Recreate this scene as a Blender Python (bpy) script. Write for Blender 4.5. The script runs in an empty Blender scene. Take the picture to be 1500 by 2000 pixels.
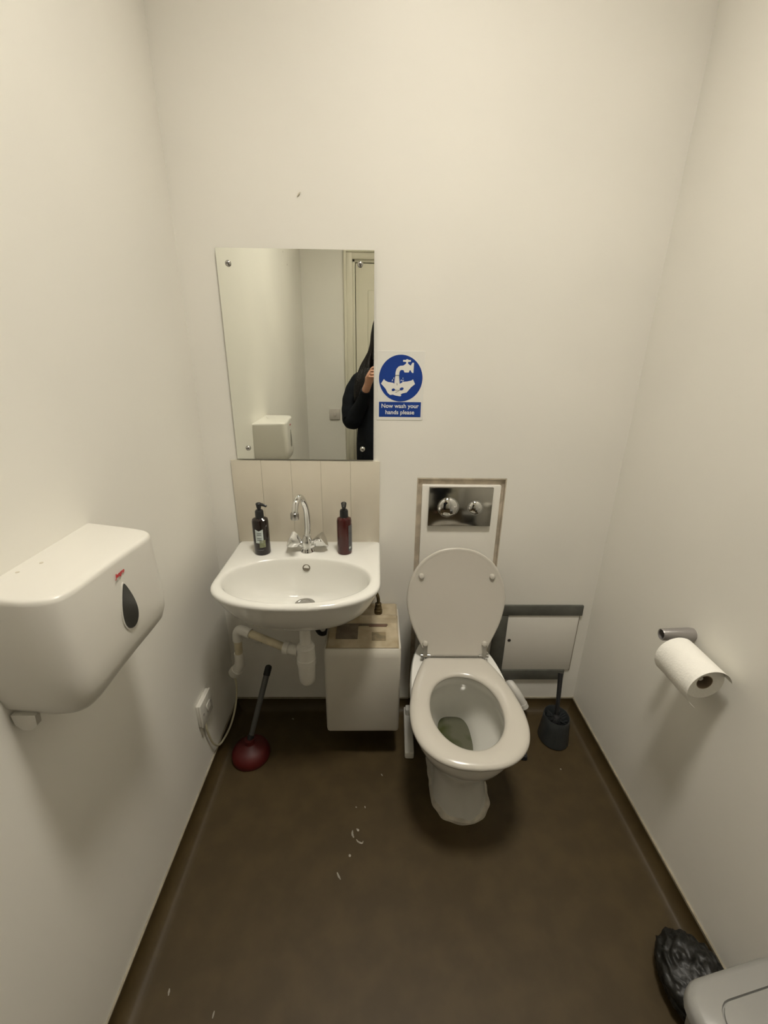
import bpy, bmesh, math, random
from mathutils import Vector, Matrix, Euler, noise
random.seed(7)
PI = math.pi
R = math.radians
scene = bpy.context.scene
COL = scene.collection

# ------------------------------------------------------------------ camera
XL, XR, YR, ZC = -0.2976, 1.1095, -2.25, 3.3      # left wall, right wall, rear wall, ceiling height
PITCH, YAW, ROLL = R(20.6016), R(1.0768), R(0.7885)
cd = bpy.data.cameras.new('camera'); cam = bpy.data.objects.new('camera', cd); COL.objects.link(cam)
fw = Vector((math.sin(YAW) * math.cos(PITCH), math.cos(YAW) * math.cos(PITCH), -math.sin(PITCH)))
rt = Vector((math.cos(YAW), -math.sin(YAW), 0)); up = rt.cross(fw)
r2 = rt * math.cos(ROLL) + up * math.sin(ROLL); u2 = up * math.cos(ROLL) - rt * math.sin(ROLL)
M = Matrix((r2, u2, -fw)).transposed().to_4x4(); M.translation = Vector((0.2762, -1.4321, 1.4155))
cam.matrix_world = M
cd.sensor_fit = 'VERTICAL'; cd.sensor_height = 24.0; cd.lens = 851.8 * 24.0 / 2000.0
cd.clip_start = 0.01
scene.camera = cam
# ------------------------------------------------------------------ world, exposure
w = bpy.data.worlds.new('world'); scene.world = w; w.use_nodes = True
w.node_tree.nodes['Background'].inputs[0].default_value = (0.9, 0.85, 0.75, 1)
w.node_tree.nodes['Background'].inputs[1].default_value = 0.0
vs = scene.view_settings
vs.view_transform = 'Standard'; vs.look = 'None'; vs.gamma = 1; vs.use_curve_mapping = False
vs.exposure = 0.0
LAMP_POS = (0.44, -0.95, ZC); LAMP_POWER = 128.0; LAMP_COLOR = (1.0, 0.945, 0.84)

# ------------------------------------------------------------------ materials
def mat(name, col, rough=0.5, metal=0.0, var=0.0, scale=8.0, bump=0.0, bscale=60.0, spec=0.5, col2=None, coat=0.0, emit=0.0, lo=0.4, hi=0.65, detail=2):
    m = bpy.data.materials.new(name); m.use_nodes = True
    nt = m.node_tree; b = nt.nodes['Principled BSDF']
    b.inputs['Base Color'].default_value = (*col, 1); b.inputs['Roughness'].default_value = rough
    b.inputs['Metallic'].default_value = metal; b.inputs['Specular IOR Level'].default_value = spec
    b.inputs['Coat Weight'].default_value = coat
    if coat: b.inputs['Coat Roughness'].default_value = 0.05
    tc = nt.nodes.new('ShaderNodeTexCoord')
    if var > 0 or col2:
        n = nt.nodes.new('ShaderNodeTexNoise'); n.inputs['Scale'].default_value = scale; n.inputs['Detail'].default_value = detail
        nt.links.new(tc.outputs['Object'], n.inputs['Vector'])
        rp = nt.nodes.new('ShaderNodeValToRGB')
        rp.color_ramp.elements[0].position = lo; rp.color_ramp.elements[1].position = hi
        c2 = col2 if col2 else tuple(max(0, c * (1 - var)) for c in col)
        rp.color_ramp.elements[0].color = (*c2, 1); rp.color_ramp.elements[1].color = (*col, 1)
        nt.links.new(n.outputs['Fac'], rp.inputs['Fac']); nt.links.new(rp.outputs['Color'], b.inputs['Base Color'])
    if bump > 0:
        n2 = nt.nodes.new('ShaderNodeTexNoise'); n2.inputs['Scale'].default_value = bscale; n2.inputs['Detail'].default_value = 3
        nt.links.new(tc.outputs['Object'], n2.inputs['Vector'])
        bp = nt.nodes.new('ShaderNodeBump'); bp.inputs['Strength'].default_value = bump; bp.inputs['Distance'].default_value = 0.01
        nt.links.new(n2.outputs['Fac'], bp.inputs['Height']); nt.links.new(bp.outputs['Normal'], b.inputs['Normal'])
    if emit > 0:
        b.inputs['Emission Color'].default_value = (*LAMP_COLOR, 1); b.inputs['Emission Strength'].default_value = emit
    return m
WALL = mat('wall_paint', (0.84, 0.82, 0.755), 0.45, var=0.03, scale=3, spec=0.35, detail=0)
CEIL = mat('ceiling_paint', (0.80, 0.78, 0.73), 0.8, var=0.03, scale=3, detail=0)
FLOOR = mat('brown_vinyl', (0.060, 0.040, 0.0145), 0.52, col2=(0.048, 0.0315, 0.011), scale=14, spec=0.3, detail=5)
CAP = mat('beige_cap_strip', (0.34, 0.30, 0.22), 0.5, var=0.25, scale=30)
CERAMIC = mat('white_ceramic', (0.755, 0.745, 0.695), 0.09, var=0.02, scale=4, spec=0.5)
PLASTIC = mat('white_plastic', (0.65, 0.63, 0.57), 0.3, var=0.02, scale=6)
SEATM = mat('seat_plastic', (0.53, 0.50, 0.44), 0.22, var=0.02, scale=6)
PIPEW = mat('white_pvc', (0.76, 0.74, 0.68), 0.35, var=0.05, scale=20)
PIPEC = mat('cream_pipe', (0.62, 0.55, 0.38), 0.45, var=0.2, scale=25)
CHROME = mat('chrome', (0.72, 0.72, 0.71), 0.06, metal=1, var=0.02, scale=5)
CHROMED = mat('dull_chrome', (0.45, 0.44, 0.42), 0.22, metal=1, var=0.05, scale=15)
STEELG = mat('satin_grey_metal', (0.40, 0.38, 0.37), 0.35, metal=0.7, var=0.05, scale=20)
MIRROR = mat('mirror_silver', (0.92, 0.935, 0.87), 0.0, metal=1, var=0.005, scale=2)
GLASSE = mat('mirror_edge', (0.34, 0.35, 0.28), 0.2, var=0.2, scale=20)
TILE = mat('beige_tile', (0.66, 0.61, 0.50), 0.16, var=0.04, scale=9)
GROUT = mat('grout', (0.60, 0.555, 0.455), 0.8, var=0.15, scale=60)
BLUE = mat('sign_blue', (0.004, 0.042, 0.27), 0.4, var=0.05, scale=15)
SIGNW = mat('sign_white', (0.80, 0.79, 0.74), 0.35, var=0.01, scale=8)
RAWP = mat('bare_plaster', (0.62, 0.54, 0.42), 0.9, var=0.25, scale=25, bump=0.2)
GREY = mat('grey_tape', (0.120, 0.120, 0.102), 0.45, var=0.25, scale=20)
PANELW = mat('painted_board', (0.78, 0.755, 0.69), 0.4, var=0.03, scale=5, bump=0.03)
BLACK = mat('black_plastic', (0.012, 0.012, 0.013), 0.35, var=0.2, scale=20)
BLACKM = mat('matt_black', (0.010, 0.010, 0.011), 0.6, var=0.2, scale=20)
BOTD = mat('dark_amber_bottle', (0.018, 0.010, 0.008), 0.16, var=0.3, scale=12)
BOTR = mat('dark_red_bottle', (0.075, 0.010, 0.008), 0.18, var=0.3, scale=12)
LABW = mat('pale_label', (0.52, 0.58, 0.56), 0.5, var=0.1, scale=40)
LABG = mat('olive_label', (0.25, 0.27, 0.15), 0.5, var=0.35, scale=60)
LABD = mat('slate_label', (0.11, 0.11, 0.115), 0.5, var=0.3, scale=60)
REDR = mat('red_rubber', (0.085, 0.004, 0.004), 0.5, var=0.15, scale=12)
GREYH = mat('grey_handle', (0.10, 0.10, 0.095), 0.4, var=0.15, scale=20)
BRUSHG = mat('dark_grey_plastic', (0.042, 0.046, 0.047), 0.35, var=0.2, scale=20)
HEATD = mat('limescale_plastic', (0.47, 0.40, 0.28), 0.5, col2=(0.30, 0.24, 0.145), scale=18, lo=0.35, hi=0.7)
BRASS = mat('aged_brass', (0.16, 0.12, 0.06), 0.38, metal=0.8, var=0.4, scale=40)
WATER = mat('green_water_painted_reflection', (0.115, 0.115, 0.078), 0.04, col2=(0.040, 0.050, 0.008), scale=9, lo=0.42, hi=0.56)  # grey patches paint a reflection into the green water colour
SILIC = mat('silicone', (0.56, 0.52, 0.43), 0.5, var=0.25, scale=30)
PAPER = mat('tissue_paper', (0.84, 0.82, 0.76), 0.9, var=0.02, scale=40, bump=0.15, bscale=200, spec=0.1)
CARD = mat('cardboard', (0.35, 0.27, 0.18), 0.9, var=0.2, scale=30)
REDP = mat('red_print', (0.50, 0.030, 0.035), 0.5, var=0.1, scale=40)
WINDOWD = mat('smoked_window', (0.020, 0.020, 0.017), 0.15, var=0.2, scale=10)
BAG = mat('black_bag', (0.010, 0.009, 0.007), 0.5, col2=(0.004, 0.004, 0.003), scale=25, bump=0.3, bscale=35)
BING = mat('grey_bin_plastic', (0.285, 0.28, 0.262), 0.35, var=0.04, scale=6)
SCUFF = mat('pale_scuff', (0.36, 0.33, 0.27), 0.7, var=0.35, scale=80)
DARKB = mat('dark_gap', (0.03, 0.025, 0.02), 0.8, var=0.2, scale=20)
CABLE = mat('cream_cable', (0.62, 0.58, 0.42), 0.45, var=0.08, scale=20)
DOORP = mat('cream_gloss_paint', (0.70, 0.67, 0.54), 0.3, var=0.03, scale=4)
SWITCH = mat('switch_plate', (0.62, 0.58, 0.53), 0.4, var=0.05, scale=20)
SKIN = mat('skin', (0.56, 0.30, 0.20), 0.5, var=0.08, scale=30)
HAIR = mat('black_hair', (0.008, 0.006, 0.005), 0.55, spec=0.25, var=0.5, scale=60, bump=0.4, bscale=90)
JACKET = mat('navy_jacket', (0.0055, 0.0075, 0.012), 0.75, spec=0.2, var=0.3, scale=30, bump=0.3, bscale=25)
TROUSER = mat('black_trousers', (0.010, 0.010, 0.012), 0.8, var=0.3, scale=40)
STRAP = mat('slate_lanyard', (0.055, 0.068, 0.085), 0.6, var=0.1, scale=40)
LIPS = mat('lips', (0.42, 0.13, 0.11), 0.45, var=0.1, scale=40)
EYEW = mat('eye_white', (0.75, 0.74, 0.70), 0.2, var=0.05, scale=20)
LAMP = mat('lamp_diffuser', (0.85, 0.83, 0.78), 0.5, emit=1.0, var=0.01, scale=4)

# ------------------------------------------------------------------ helpers
def finish(name, bm, m, parent=None, smooth=True, angle=40):
    me = bpy.data.meshes.new(name)
    bmesh.ops.recalc_face_normals(bm, faces=bm.faces)
    bm.to_mesh(me); bm.free()
    if m is not None:
        for x in (m if isinstance(m, (list, tuple)) else [m]): me.materials.append(x)
    if smooth:
        me.shade_smooth()
        try: me.set_sharp_from_angle(angle=R(angle))
        except Exception: pass
    o = bpy.data.objects.new(name, me); COL.objects.link(o)
    if parent is not None: o.parent = parent
    return o
def tag(o, label=None, cat=None, group=None, kind=None):
    if label: o['label'] = label
    if cat: o['category'] = cat
    if group: o['group'] = group
    if kind: o['kind'] = kind
    return o
def thing(name, label, cat, loc=(0, 0, 0), rz=0, group=None):
    o = bpy.data.objects.new(name, None); COL.objects.link(o)
    o.empty_display_size = 0.02; o.location = loc; o.rotation_euler = (0, 0, rz)
    return tag(o, label, cat, group)
def box(bm, x0, x1, y0, y1, z0, z1, bev=0.0, seg=2):
    r = bmesh.ops.create_cube(bm, size=1.0)
    for v in r['verts']:
        v.co = Vector(((x0 + x1) / 2 + v.co.x * (x1 - x0), (y0 + y1) / 2 + v.co.y * (y1 - y0), (z0 + z1) / 2 + v.co.z * (z1 - z0)))
    if bev > 0:
        es = {e for v in r['verts'] for e in v.link_edges}
        bmesh.ops.bevel(bm, geom=list(es), offset=bev, segments=seg, affect='EDGES', profile=0.5)
    return r
def boxo(name, d, m, parent=None, bev=0.0, seg=2):
    bm = bmesh.new(); box(bm, *d, bev=bev, seg=seg); return finish(name, bm, m, parent)
def struct(name, o_or_d, m=None, bev=0.0, parent=None):
    o = boxo(name, o_or_d, m, parent, bev) if not isinstance(o_or_d, bpy.types.Object) else o_or_d
    if parent is None: o['kind'] = 'structure'
    return o
def loft(bm, rings, cap0=True, cap1=True, closed=True):
    vr = [[bm.verts.new(p) for p in r] for r in rings]
    n = len(rings[0])
    for a, b in zip(vr, vr[1:]):
        for i in range(n if closed else n - 1):
            j = (i + 1) % n
            try: bm.faces.new((a[i], a[j], b[j], b[i]))
            except ValueError: pass
    if cap0: bm.faces.new(vr[0])
    if cap1: bm.faces.new(list(reversed(vr[-1])))
    return vr
def circ(c, r, n=24, axis='z', ry=None):
    ry = r if ry is None else ry; out = []
    for i in range(n):
        a = 2 * PI * i / n; u, v = r * math.cos(a), ry * math.sin(a)
        out.append(Vector(c) + (Vector((u, v, 0)) if axis == 'z' else Vector((u, 0, v)) if axis == 'y' else Vector((0, u, v))))
    return out
def lathe(bm, prof, c=(0, 0, 0), n=28, axis='z', cap0=True, cap1=True):
    c = Vector(c); d = {'z': Vector((0, 0, 1)), 'y': Vector((0, 1, 0)), 'x': Vector((1, 0, 0))}[axis]
    return loft(bm, [circ(c + d * h, max(r, 1e-4), n, axis) for r, h in prof], cap0, cap1)
def catmull(pts, k=6, closed=False):
    pts = [Vector(p) for p in pts]; n = len(pts); out = []
    rng = range(n if closed else n - 1)
    for i in rng:
        p0 = pts[(i - 1) % n] if closed or i > 0 else pts[0] * 2 - pts[1]
        p1, p2 = pts[i], pts[(i + 1) % n]
        p3 = pts[(i + 2) % n] if closed or i + 2 < n else pts[-1] * 2 - pts[-2]
        for s in range(k):
            t = s / k
            out.append(0.5 * (2 * p1 + (p2 - p0) * t + (2 * p0 - 5 * p1 + 4 * p2 - p3) * t * t + (3 * p1 - p0 - 3 * p2 + p3) * t ** 3))
    if not closed: out.append(pts[-1])
    return out
def tube(bm, pts, rad, n=14, smooth=6, cap=True):
    P = catmull(pts, smooth) if smooth > 1 else [Vector(p) for p in pts]
    m = len(P)
    if callable(rad): rs = [rad(i / (m - 1)) for i in range(m)]
    elif isinstance(rad, (list, tuple)):
        rs = []
        for i in range(m):
            t = i / (m - 1) * (len(rad) - 1); k = min(int(t), len(rad) - 2); rs.append(rad[k] + (rad[k + 1] - rad[k]) * (t - k))
    else: rs = [rad] * m
    rings = []; t0 = (P[1] - P[0]).normalized()
    nrm = t0.orthogonal().normalized()
    for i in range(m):
        t = (P[min(i + 1, m - 1)] - P[max(i - 1, 0)]).normalized()
        nrm = (nrm - t * nrm.dot(t)).normalized(); b = t.cross(nrm)
        rings.append([P[i] + (nrm * math.cos(2 * PI * k / n) + b * math.sin(2 * PI * k / n)) * rs[i] for k in range(n)])
    loft(bm, rings, cap, cap)
def tubeo(name, pts, rad, m, parent=None, n=14, smooth=6):
    bm = bmesh.new(); tube(bm, pts, rad, n, smooth); return finish(name, bm, m, parent)
def poly_prism(bm, pts2, f, d):
    """pts2: outline in a plane, f maps (u,v,w) to 3D, d = thickness along w"""
    a = [bm.verts.new(f(u, v, 0)) for u, v in pts2]; b = [bm.verts.new(f(u, v, d)) for u, v in pts2]
    n = len(a)
    for i in range(n):
        j = (i + 1) % n; bm.faces.new((a[i], a[j], b[j], b[i]))
    bm.faces.new(a); bm.faces.new(list(reversed(b)))
def polar(poly, c, angs):
    """star shaped outline -> points at the given angles"""
    out = []; n = len(poly)
    for a in angs:
        d = Vector((math.cos(a), math.sin(a))); best = None
        for i in range(n):
            p = Vector(poly[i][:2]) - Vector(c); q = Vector(poly[(i + 1) % n][:2]) - Vector(c); e = q - p
            den = d.x * e.y - d.y * e.x
            if abs(den) < 1e-12: continue
            t = (p.x * e.y - p.y * e.x) / den; s = (p.x * d.y - p.y * d.x) / den
            if t > 0 and -1e-6 <= s <= 1 + 1e-6 and (best is None or t > best): best = t
        out.append(Vector(c) + d * (best if best else 0.01))
    return out
def mesh_text(name, body, size, matrix, m, parent, bold=0.0, ext=0.0004, space=1.0, align='CENTER', shear=0.0):
    cu = bpy.data.curves.new(name + '_curve', 'FONT'); cu.body = body; cu.size = size; cu.extrude = ext; cu.offset = bold
    cu.align_x = align; cu.align_y = 'CENTER'; cu.space_line = space; cu.resolution_u = 3; cu.shear = shear
    t = bpy.data.objects.new('tmp', cu); COL.objects.link(t)
    dg = bpy.context.evaluated_depsgraph_get(); dg.update()
    me = bpy.data.meshes.new_from_object(t.evaluated_get(dg)); me.name = name
    bpy.data.objects.remove(t); bpy.data.curves.remove(cu)
    me.transform(matrix); me.materials.clear(); me.materials.append(m)
    o = bpy.data.objects.new(name, me); COL.objects.link(o); o.parent = parent
    return o

# ------------------------------------------------------------------ room shell
T = 0.10
PX0, PX1, PZ1 = 0.4153, 0.7234, 1.003              # opening for the cistern panel
bm = bmesh.new()
box(bm, XL - T, PX0, 0, T, 0, ZC); box(bm, PX1, XR + T, 0, T, 0, ZC); box(bm, PX0, PX1, 0, T, PZ1, ZC)
box(bm, PX0, PX1, 0.03, T, 0, PZ1)
wall_back = struct('wall_back', finish('wall_back', bm, WALL, smooth=False))
wall_left = struct('wall_left', (XL - T, XL, YR - T, 0, 0, ZC), WALL)
wall_right = struct('wall_right', (XR, XR + T, YR - T, 0, 0, ZC), WALL)
DX0, DX1, DZ1 = 0.075, 0.86, 2.035                   # door opening in the rear wall
bm = bmesh.new()
box(bm, XL - T, DX0, YR - T, YR, 0, ZC); box(bm, DX1, XR + T, YR - T, YR, 0, ZC); box(bm, DX0, DX1, YR - T, YR, DZ1, ZC)
struct('wall_rear', finish('wall_rear', bm, WALL, smooth=False))
struct('ceiling', (XL - T, XR + T, YR - T, T, ZC, ZC + 0.08), CEIL)
# floor sheet turned up the walls in a small cove
bm = bmesh.new(); CR = 0.047; rings = []
for k in range(9):
    a = R(90) * (1 - k / 8.0); ins = 0.004 + CR * (1 - math.sin(a)); z = CR * (1 - math.cos(a))
    x0, x1, y0, y1 = XL + ins, XR - ins, YR + ins, -ins
    rings.append([Vector((x0, y0, z)), Vector((x1, y0, z)), Vector((x1, y1, z)), Vector((x0, y1, z))])
rings = rings[::-1] if False else rings
e = 0.0
x0, x1, y0, y1 = XL, XR, YR, 0
ring_top = rings[0]
rings.insert(0, [Vector((XL, YR, CR)), Vector((XR, YR, CR)), Vector((XR, 0, CR)), Vector((XL, 0, CR))])
# rings[1] is at angle 90 (top, tight to wall) ... last is the flat floor
rings.insert(0, [Vector((XL, YR, -0.05)), Vector((XR, YR, -0.05)), Vector((XR, 0, -0.05)), Vector((XL, 0, -0.05))])
loft(bm, rings)
floor = struct('floor', finish('floor', bm, FLOOR, angle=30))
# thin capping strip on top of the cove
for i, d in enumerate([(XL, XL + 0.005, YR, 0, CR, CR + 0.004), (XR - 0.005, XR, YR, 0, CR, CR + 0.007), (XL, PX0, -0.005, 0, CR, CR + 0.006), (PX1, XR, -0.005, 0, CR, CR + 0.006)]):
    struct('trim_%d' % (i + 1), d, CAP)
# pale paint scuffs on the floor
def scuff(pts, wdt):
    bm = bmesh.new(); P = catmull([(x, y, 0) for x, y in pts], 4); rings = []
    n = len(P)
    for i, p in enumerate(P):
        t = (P[min(i + 1, n - 1)] - P[max(0, i - 1)]).normalized(); s = Vector((-t.y, t.x, 0))
        ww = wdt * (0.35 + 0.65 * math.sin(PI * (i + 0.5) / n)) * random.uniform(0.7, 1.2)
        rings.append([p - s * ww + Vector((0, 0, -0.0004)), p - s * ww * 0.6 + Vector((0, 0, 0.0007)), p + s * ww * 0.6 + Vector((0, 0, 0.0007)), p + s * ww + Vector((0, 0, -0.0004))])
    loft(bm, rings); return finish('paint_scuff', bm, SCUFF, floor)
scuff([(0.215, -0.428), (0.219, -0.431)], 0.003); scuff([(0.245, -0.426), (0.247, -0.433)], 0.0025)
scuff([(0.221, -0.498), (0.229, -0.505)], 0.0042); scuff([(0.209, -0.503), (0.209, -0.515), (0.214, -0.525)], 0.0036)
scuff([(0.222, -0.530), (0.228, -0.537), (0.240, -0.541), (0.243, -0.535)], 0.003); scuff([(0.203, -0.572), (0.206, -0.579)], 0.0045)
scuff([(0.171, -0.620), (0.175, -0.628), (0.182, -0.638)], 0.003); scuff([(-0.202, -0.860), (-0.199, -0.872)], 0.0028)
scuff([(-0.084, -0.898), (-0.084, -0.910)], 0.0022); scuff([(0.947, -0.292), (0.951, -0.295)], 0.003)
scuff([(-0.06, -0.062), (-0.052, -0.066)], 0.003); scuff([(0.30, -0.31), (0.305, -0.318)], 0.002)
# small chip in the plaster above the mirror, two old screw holes on the left wall
bm = bmesh.new(); tube(bm, [(0.052, -0.001, 1.802), (0.057, -0.0015, 1.808), (0.061, -0.001, 1.813)], [0.001, 0.0028, 0.001], 8)
finish('plaster_chip', bm, GROUT, wall_back)
for y, z in ((-1.60, 1.95), (-1.72, 1.90)):
    bm = bmesh.new(); lathe(bm, [(0.004, 0), (0.005, 0.001), (0.003, 0.0018)], (XL, y, z), 10, 'x'); finish('screw_hole', bm, SWITCH, wall_left)

# door in the rear wall (seen in the mirror)
door = thing('door_1', 'cream painted door with moulded frame seen in the mirror', 'door', (DX0, YR, 0)); door['kind'] = 'structure'
def dchild(name, d, m=DOORP, bev=0.004, parent=door):
    o = boxo(name, (d[0] - DX0, d[1] - DX0, d[2] - YR, d[3] - YR, d[4], d[5]), m, parent, bev); return o
leaf = dchild('door_leaf', (DX0 + 0.034, DX1 - 0.034, YR - 0.045, YR - 0.01, 0.01, DZ1 - 0.034))
for x0, x1, z0, z1 in ((0.20, 0.73, 1.10, 1.82), (0.20, 0.73, 0.22, 0.95)):
    dchild('door_panel', (x0, x1, YR - 0.012, YR - 0.004, z0, z1), bev=0.006)
for s, xx in ((0, DX0), (1, DX1)):
    a = (xx, xx + 0.03) if s == 0 else (xx - 0.03, xx)
    dchild('door_jamb', (*a, YR - 0.09, YR, 0.0, DZ1))
    b = (xx - 0.055, xx + 0.012) if s == 0 else (xx - 0.012, xx + 0.055)
    dchild('architrave', (*b, YR, YR + 0.018, 0.0, DZ1 + 0.055), bev=0.006)
    cc = (b[0], b[0] + 0.022) if s == 0 else (b[1] - 0.022, b[1])
    dchild('moulding', (*cc, YR + 0.018, YR + 0.028, 0.0, DZ1 + 0.055), bev=0.005)
dchild('door_head', (DX0, DX1, YR - 0.09, YR, DZ1 - 0.03, DZ1))
dchild('architrave', (DX0 - 0.055, DX1 + 0.055, YR, YR + 0.0175, DZ1 - 0.012, DZ1 + 0.055), bev=0.006)
dchild('moulding', (DX0 - 0.055, DX1 + 0.055, YR + 0.0175, YR + 0.0275, DZ1 + 0.033, DZ1 + 0.055), bev=0.005)
bm = bmesh.new(); lathe(bm, [(0.026, 0), (0.026, 0.006), (0.01, 0.008), (0.009, 0.05), (0.012, 0.055), (0.0, 0.058)], (0.77 - DX0, -0.01, 1.0), 20, 'y'); tube(bm, [(0.77 - DX0, 0.04, 1.0), (0.66 - DX0, 0.042, 1.0)], 0.008, 12, 1)
finish('door_handle', bm, CHROMED, door)
# grey switch plate on the rear wall
sw = thing('light_switch', 'small grey square switch plate reflected in the mirror beside the door frame', 'switch', (-0.072, YR, 0.90))
bm = bmesh.new(); box(bm, -0.043, 0.043, 0.0, 0.009, -0.043, 0.043, 0.003); finish('plate', bm, SWITCH, sw)
bm = bmesh.new(); box(bm, -0.012, 0.012, 0.007, 0.014, -0.017, 0.017, 0.002); finish('rocker', bm, SWITCH, sw)

# ceiling lamp (out of view, lights the room)
lamp = thing('ceiling_lamp', 'round ceiling lamp above the camera with an added deep grey drum that narrows its light', 'lamp', LAMP_POS)
bm = bmesh.new(); lathe(bm, [(0.210, 0.0), (0.210, -0.298), (0.208, -0.30), (0.205, -0.298), (0.205, -0.02)], n=56); finish('drum', bm, STEELG, lamp)  # deep unseen rim, added to hold light off the upper walls
bm = bmesh.new(); lathe(bm, [(0.2045, -0.030), (0.2045, -0.0335), (0.19, -0.0345), (0.1, -0.0355), (0.0, -0.036)], n=56); finish('diffuser', bm, LAMP, lamp)
ld = bpy.data.lights.new('lamp_light', 'AREA'); ld.shape = 'DISK'; ld.size = 0.40; ld.color = LAMP_COLOR; ld.energy = LAMP_POWER * PI * PI * 0.20 ** 2
lo_ = bpy.data.objects.new('lamp_light', ld); COL.objects.link(lo_); lo_.parent = lamp; lo_.location = (0, 0, -0.040)

# ------------------------------------------------------------------ mirror
MX0, MX1, MZ0, MZ1 = -0.1848, 0.2652, 1.066, 1.6753
mir = thing('wall_mirror', 'frameless rectangular mirror fixed with four screws above the sink', 'mirror', ((MX0 + MX1) / 2, 0, MZ0))
bm = bmesh.new(); cx = (MX0 + MX1) / 2
box(bm, MX0 - cx, MX1 - cx, -0.0100, -0.0050, 0, MZ1 - MZ0)
bm.faces.ensure_lookup_table()
for f in bm.faces: f.normal_update(); f.material_index = 0 if f.normal.y < -0.9 else 1
finish('mirror_pane', bm, [MIRROR, GLASSE], mir, smooth=False)
for sx, sz in ((-0.152, 1.636), (0.225, 1.639), (-0.146, 1.102), (0.229, 1.102)):
    bm = bmesh.new(); lathe(bm, [(0.004, 0.0), (0.004, -0.0100), (0.0085, -0.0100), (0.0085, -0.0120), (0.0065, -0.0150), (0.003, -0.0165), (0.0, -0.0167)], (sx - cx, 0, sz - MZ0), 18, 'y'); s = finish('mirror_screw', bm, CHROMED, mir)
    boxo('slot', (sx - cx - 0.0045, sx - cx + 0.0045, -0.0173, -0.0160, sz - MZ0 - 0.0009, sz - MZ0 + 0.0009), DARKB, s)

# ------------------------------------------------------------------ tiled splashback
sp = thing('tiled_splashback', 'glossy beige tiled splashback between the mirror and the sink', 'tiles', (0.0385, 0, 0.762))
boxo('grout_bed', (-0.2485, 0.2485, -0.0058, -0.0003, 0.0, 0.2968), GROUT, sp)
tb = bmesh.new(); box(tb, -0.0494, 0.0494, -0.0078, -0.0005, 0.0005, 0.2985, 0.0012, 2)
t0 = finish('tile', tb, TILE, sp); t0.location = (-0.1992, 0, 0)
for i in range(1, 5):
    t = t0.copy(); COL.objects.link(t); t.location = (-0.1992 + 0.0996 * i, 0, 0)

# ------------------------------------------------------------------ sign
SX0, SX1, SZ0, SZ1 = 0.2755, 0.4235, 1.197, 1.408
sign = thing('wash_hands_sign', 'blue and white sign with a tap and hands reading Now wash your hands please', 'sign', ((SX0 + SX1) / 2, 0, SZ0))
scx = (SX0 + SX1) / 2
def sf(yo):
    return lambda u, v, w_: Vector((u - scx, -yo - w_, v - SZ0))
bm = bmesh.new(); box(bm, SX0 - scx, SX1 - scx, -0.0012, -0.0001, 0, SZ1 - SZ0, 0.0004, 1); finish('sign_board', bm, SIGNW, sign)
CX, CZ, CRD = 0.3500, 1.3265, 0.0685
bm = bmesh.new(); poly_prism(bm, [(CX + CRD * math.cos(2 * PI * i / 64), CZ + CRD * 1.03 * math.sin(2 * PI * i / 64)) for i in range(64)], sf(0.0012), 0.0003); finish('blue_disc', bm, BLUE, sign)
bm = bmesh.new(); box(bm, 0.2822 - scx, 0.4168 - scx, -0.0015, -0.0012, 1.207 - SZ0, 1.2545 - SZ0); finish('blue_panel', bm, BLUE, sign)
MT = Matrix(((1, 0, 0, 0.3495 - scx), (0, 0, -1, -0.0016), (0, 1, 0, 1.2315 - SZ0), (0, 0, 0, 1)))
mesh_text('lettering', 'Now wash your\nhands please', 0.0185, MT, SIGNW, sign, bold=0.0003, ext=0.0002, space=1.08)
# pictogram: pixel coordinates of the 1467 x 2000 crop -> sign plane
def pc(u, v): return (CX + (u - 690) / 550.0 * CRD, CZ - (v - 752) / 595.0 * CRD * 1.03)
def shape(name, pts, m, yo=0.0015, d=0.0003):
    bm = bmesh.new(); poly_prism(bm, [pc(*p) for p in pts], sf(yo), d); return finish(name, bm, m, sign, smooth=False)
shape('tap_symbol', [(738, 285), (805, 285), (820, 268), (860, 268), (875, 285), (932, 285), (932, 332), (875, 332), (860, 345), (862, 372), (905, 410), (930, 425), (970, 352), (1012, 352), (1005, 608), (968, 605), (925, 535), (905, 550), (888, 598), (780, 598), (755, 540), (700, 535), (665, 560), (650, 610), (648, 668), (552, 668), (556, 590), (580, 510), (620, 460), (670, 432), (745, 425), (790, 395), (818, 365), (818, 345), (800, 332), (738, 332)], SIGNW)
shape('water_symbol', [(555, 678), (642, 678), (652, 760), (668, 900), (640, 940), (560, 930), (530, 900), (538, 780)], SIGNW, d=0.0004)
shape('hand_symbol', [(265, 770), (300, 810), (370, 845), (490, 860), (560, 905), (640, 935), (680, 1010), (650, 1060), (715, 1190), (690, 1212), (560, 1190), (500, 1168), (425, 1178), (360, 1120), (310, 1020), (250, 950), (192, 888)], SIGNW)
shape('hand_symbol', [(1000, 770), (960, 800), (860, 825), (760, 835), (680, 880), (600, 960), (560, 1060), (600, 1150), (715, 1150), (740, 1135), (850, 1110), (905, 1040), (960, 970), (1055, 890)], SIGNW, d=0.0005)
def ell(u, v, a, b, rot=0, n=20): return [(u + a * math.cos(t) * math.cos(rot) - b * math.sin(t) * math.sin(rot), v + a * math.cos(t) * math.sin(rot) + b * math.sin(t) * math.cos(rot)) for t in [2 * PI * i / n for i in range(n)]]
shape('finger_gap', ell(508, 1042, 42, 34, -0.3), BLUE, 0.0019, 0.0004); shape('finger_gap', ell(718, 1018, 52, 36, -0.4), BLUE, 0.0019, 0.0004)
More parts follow.
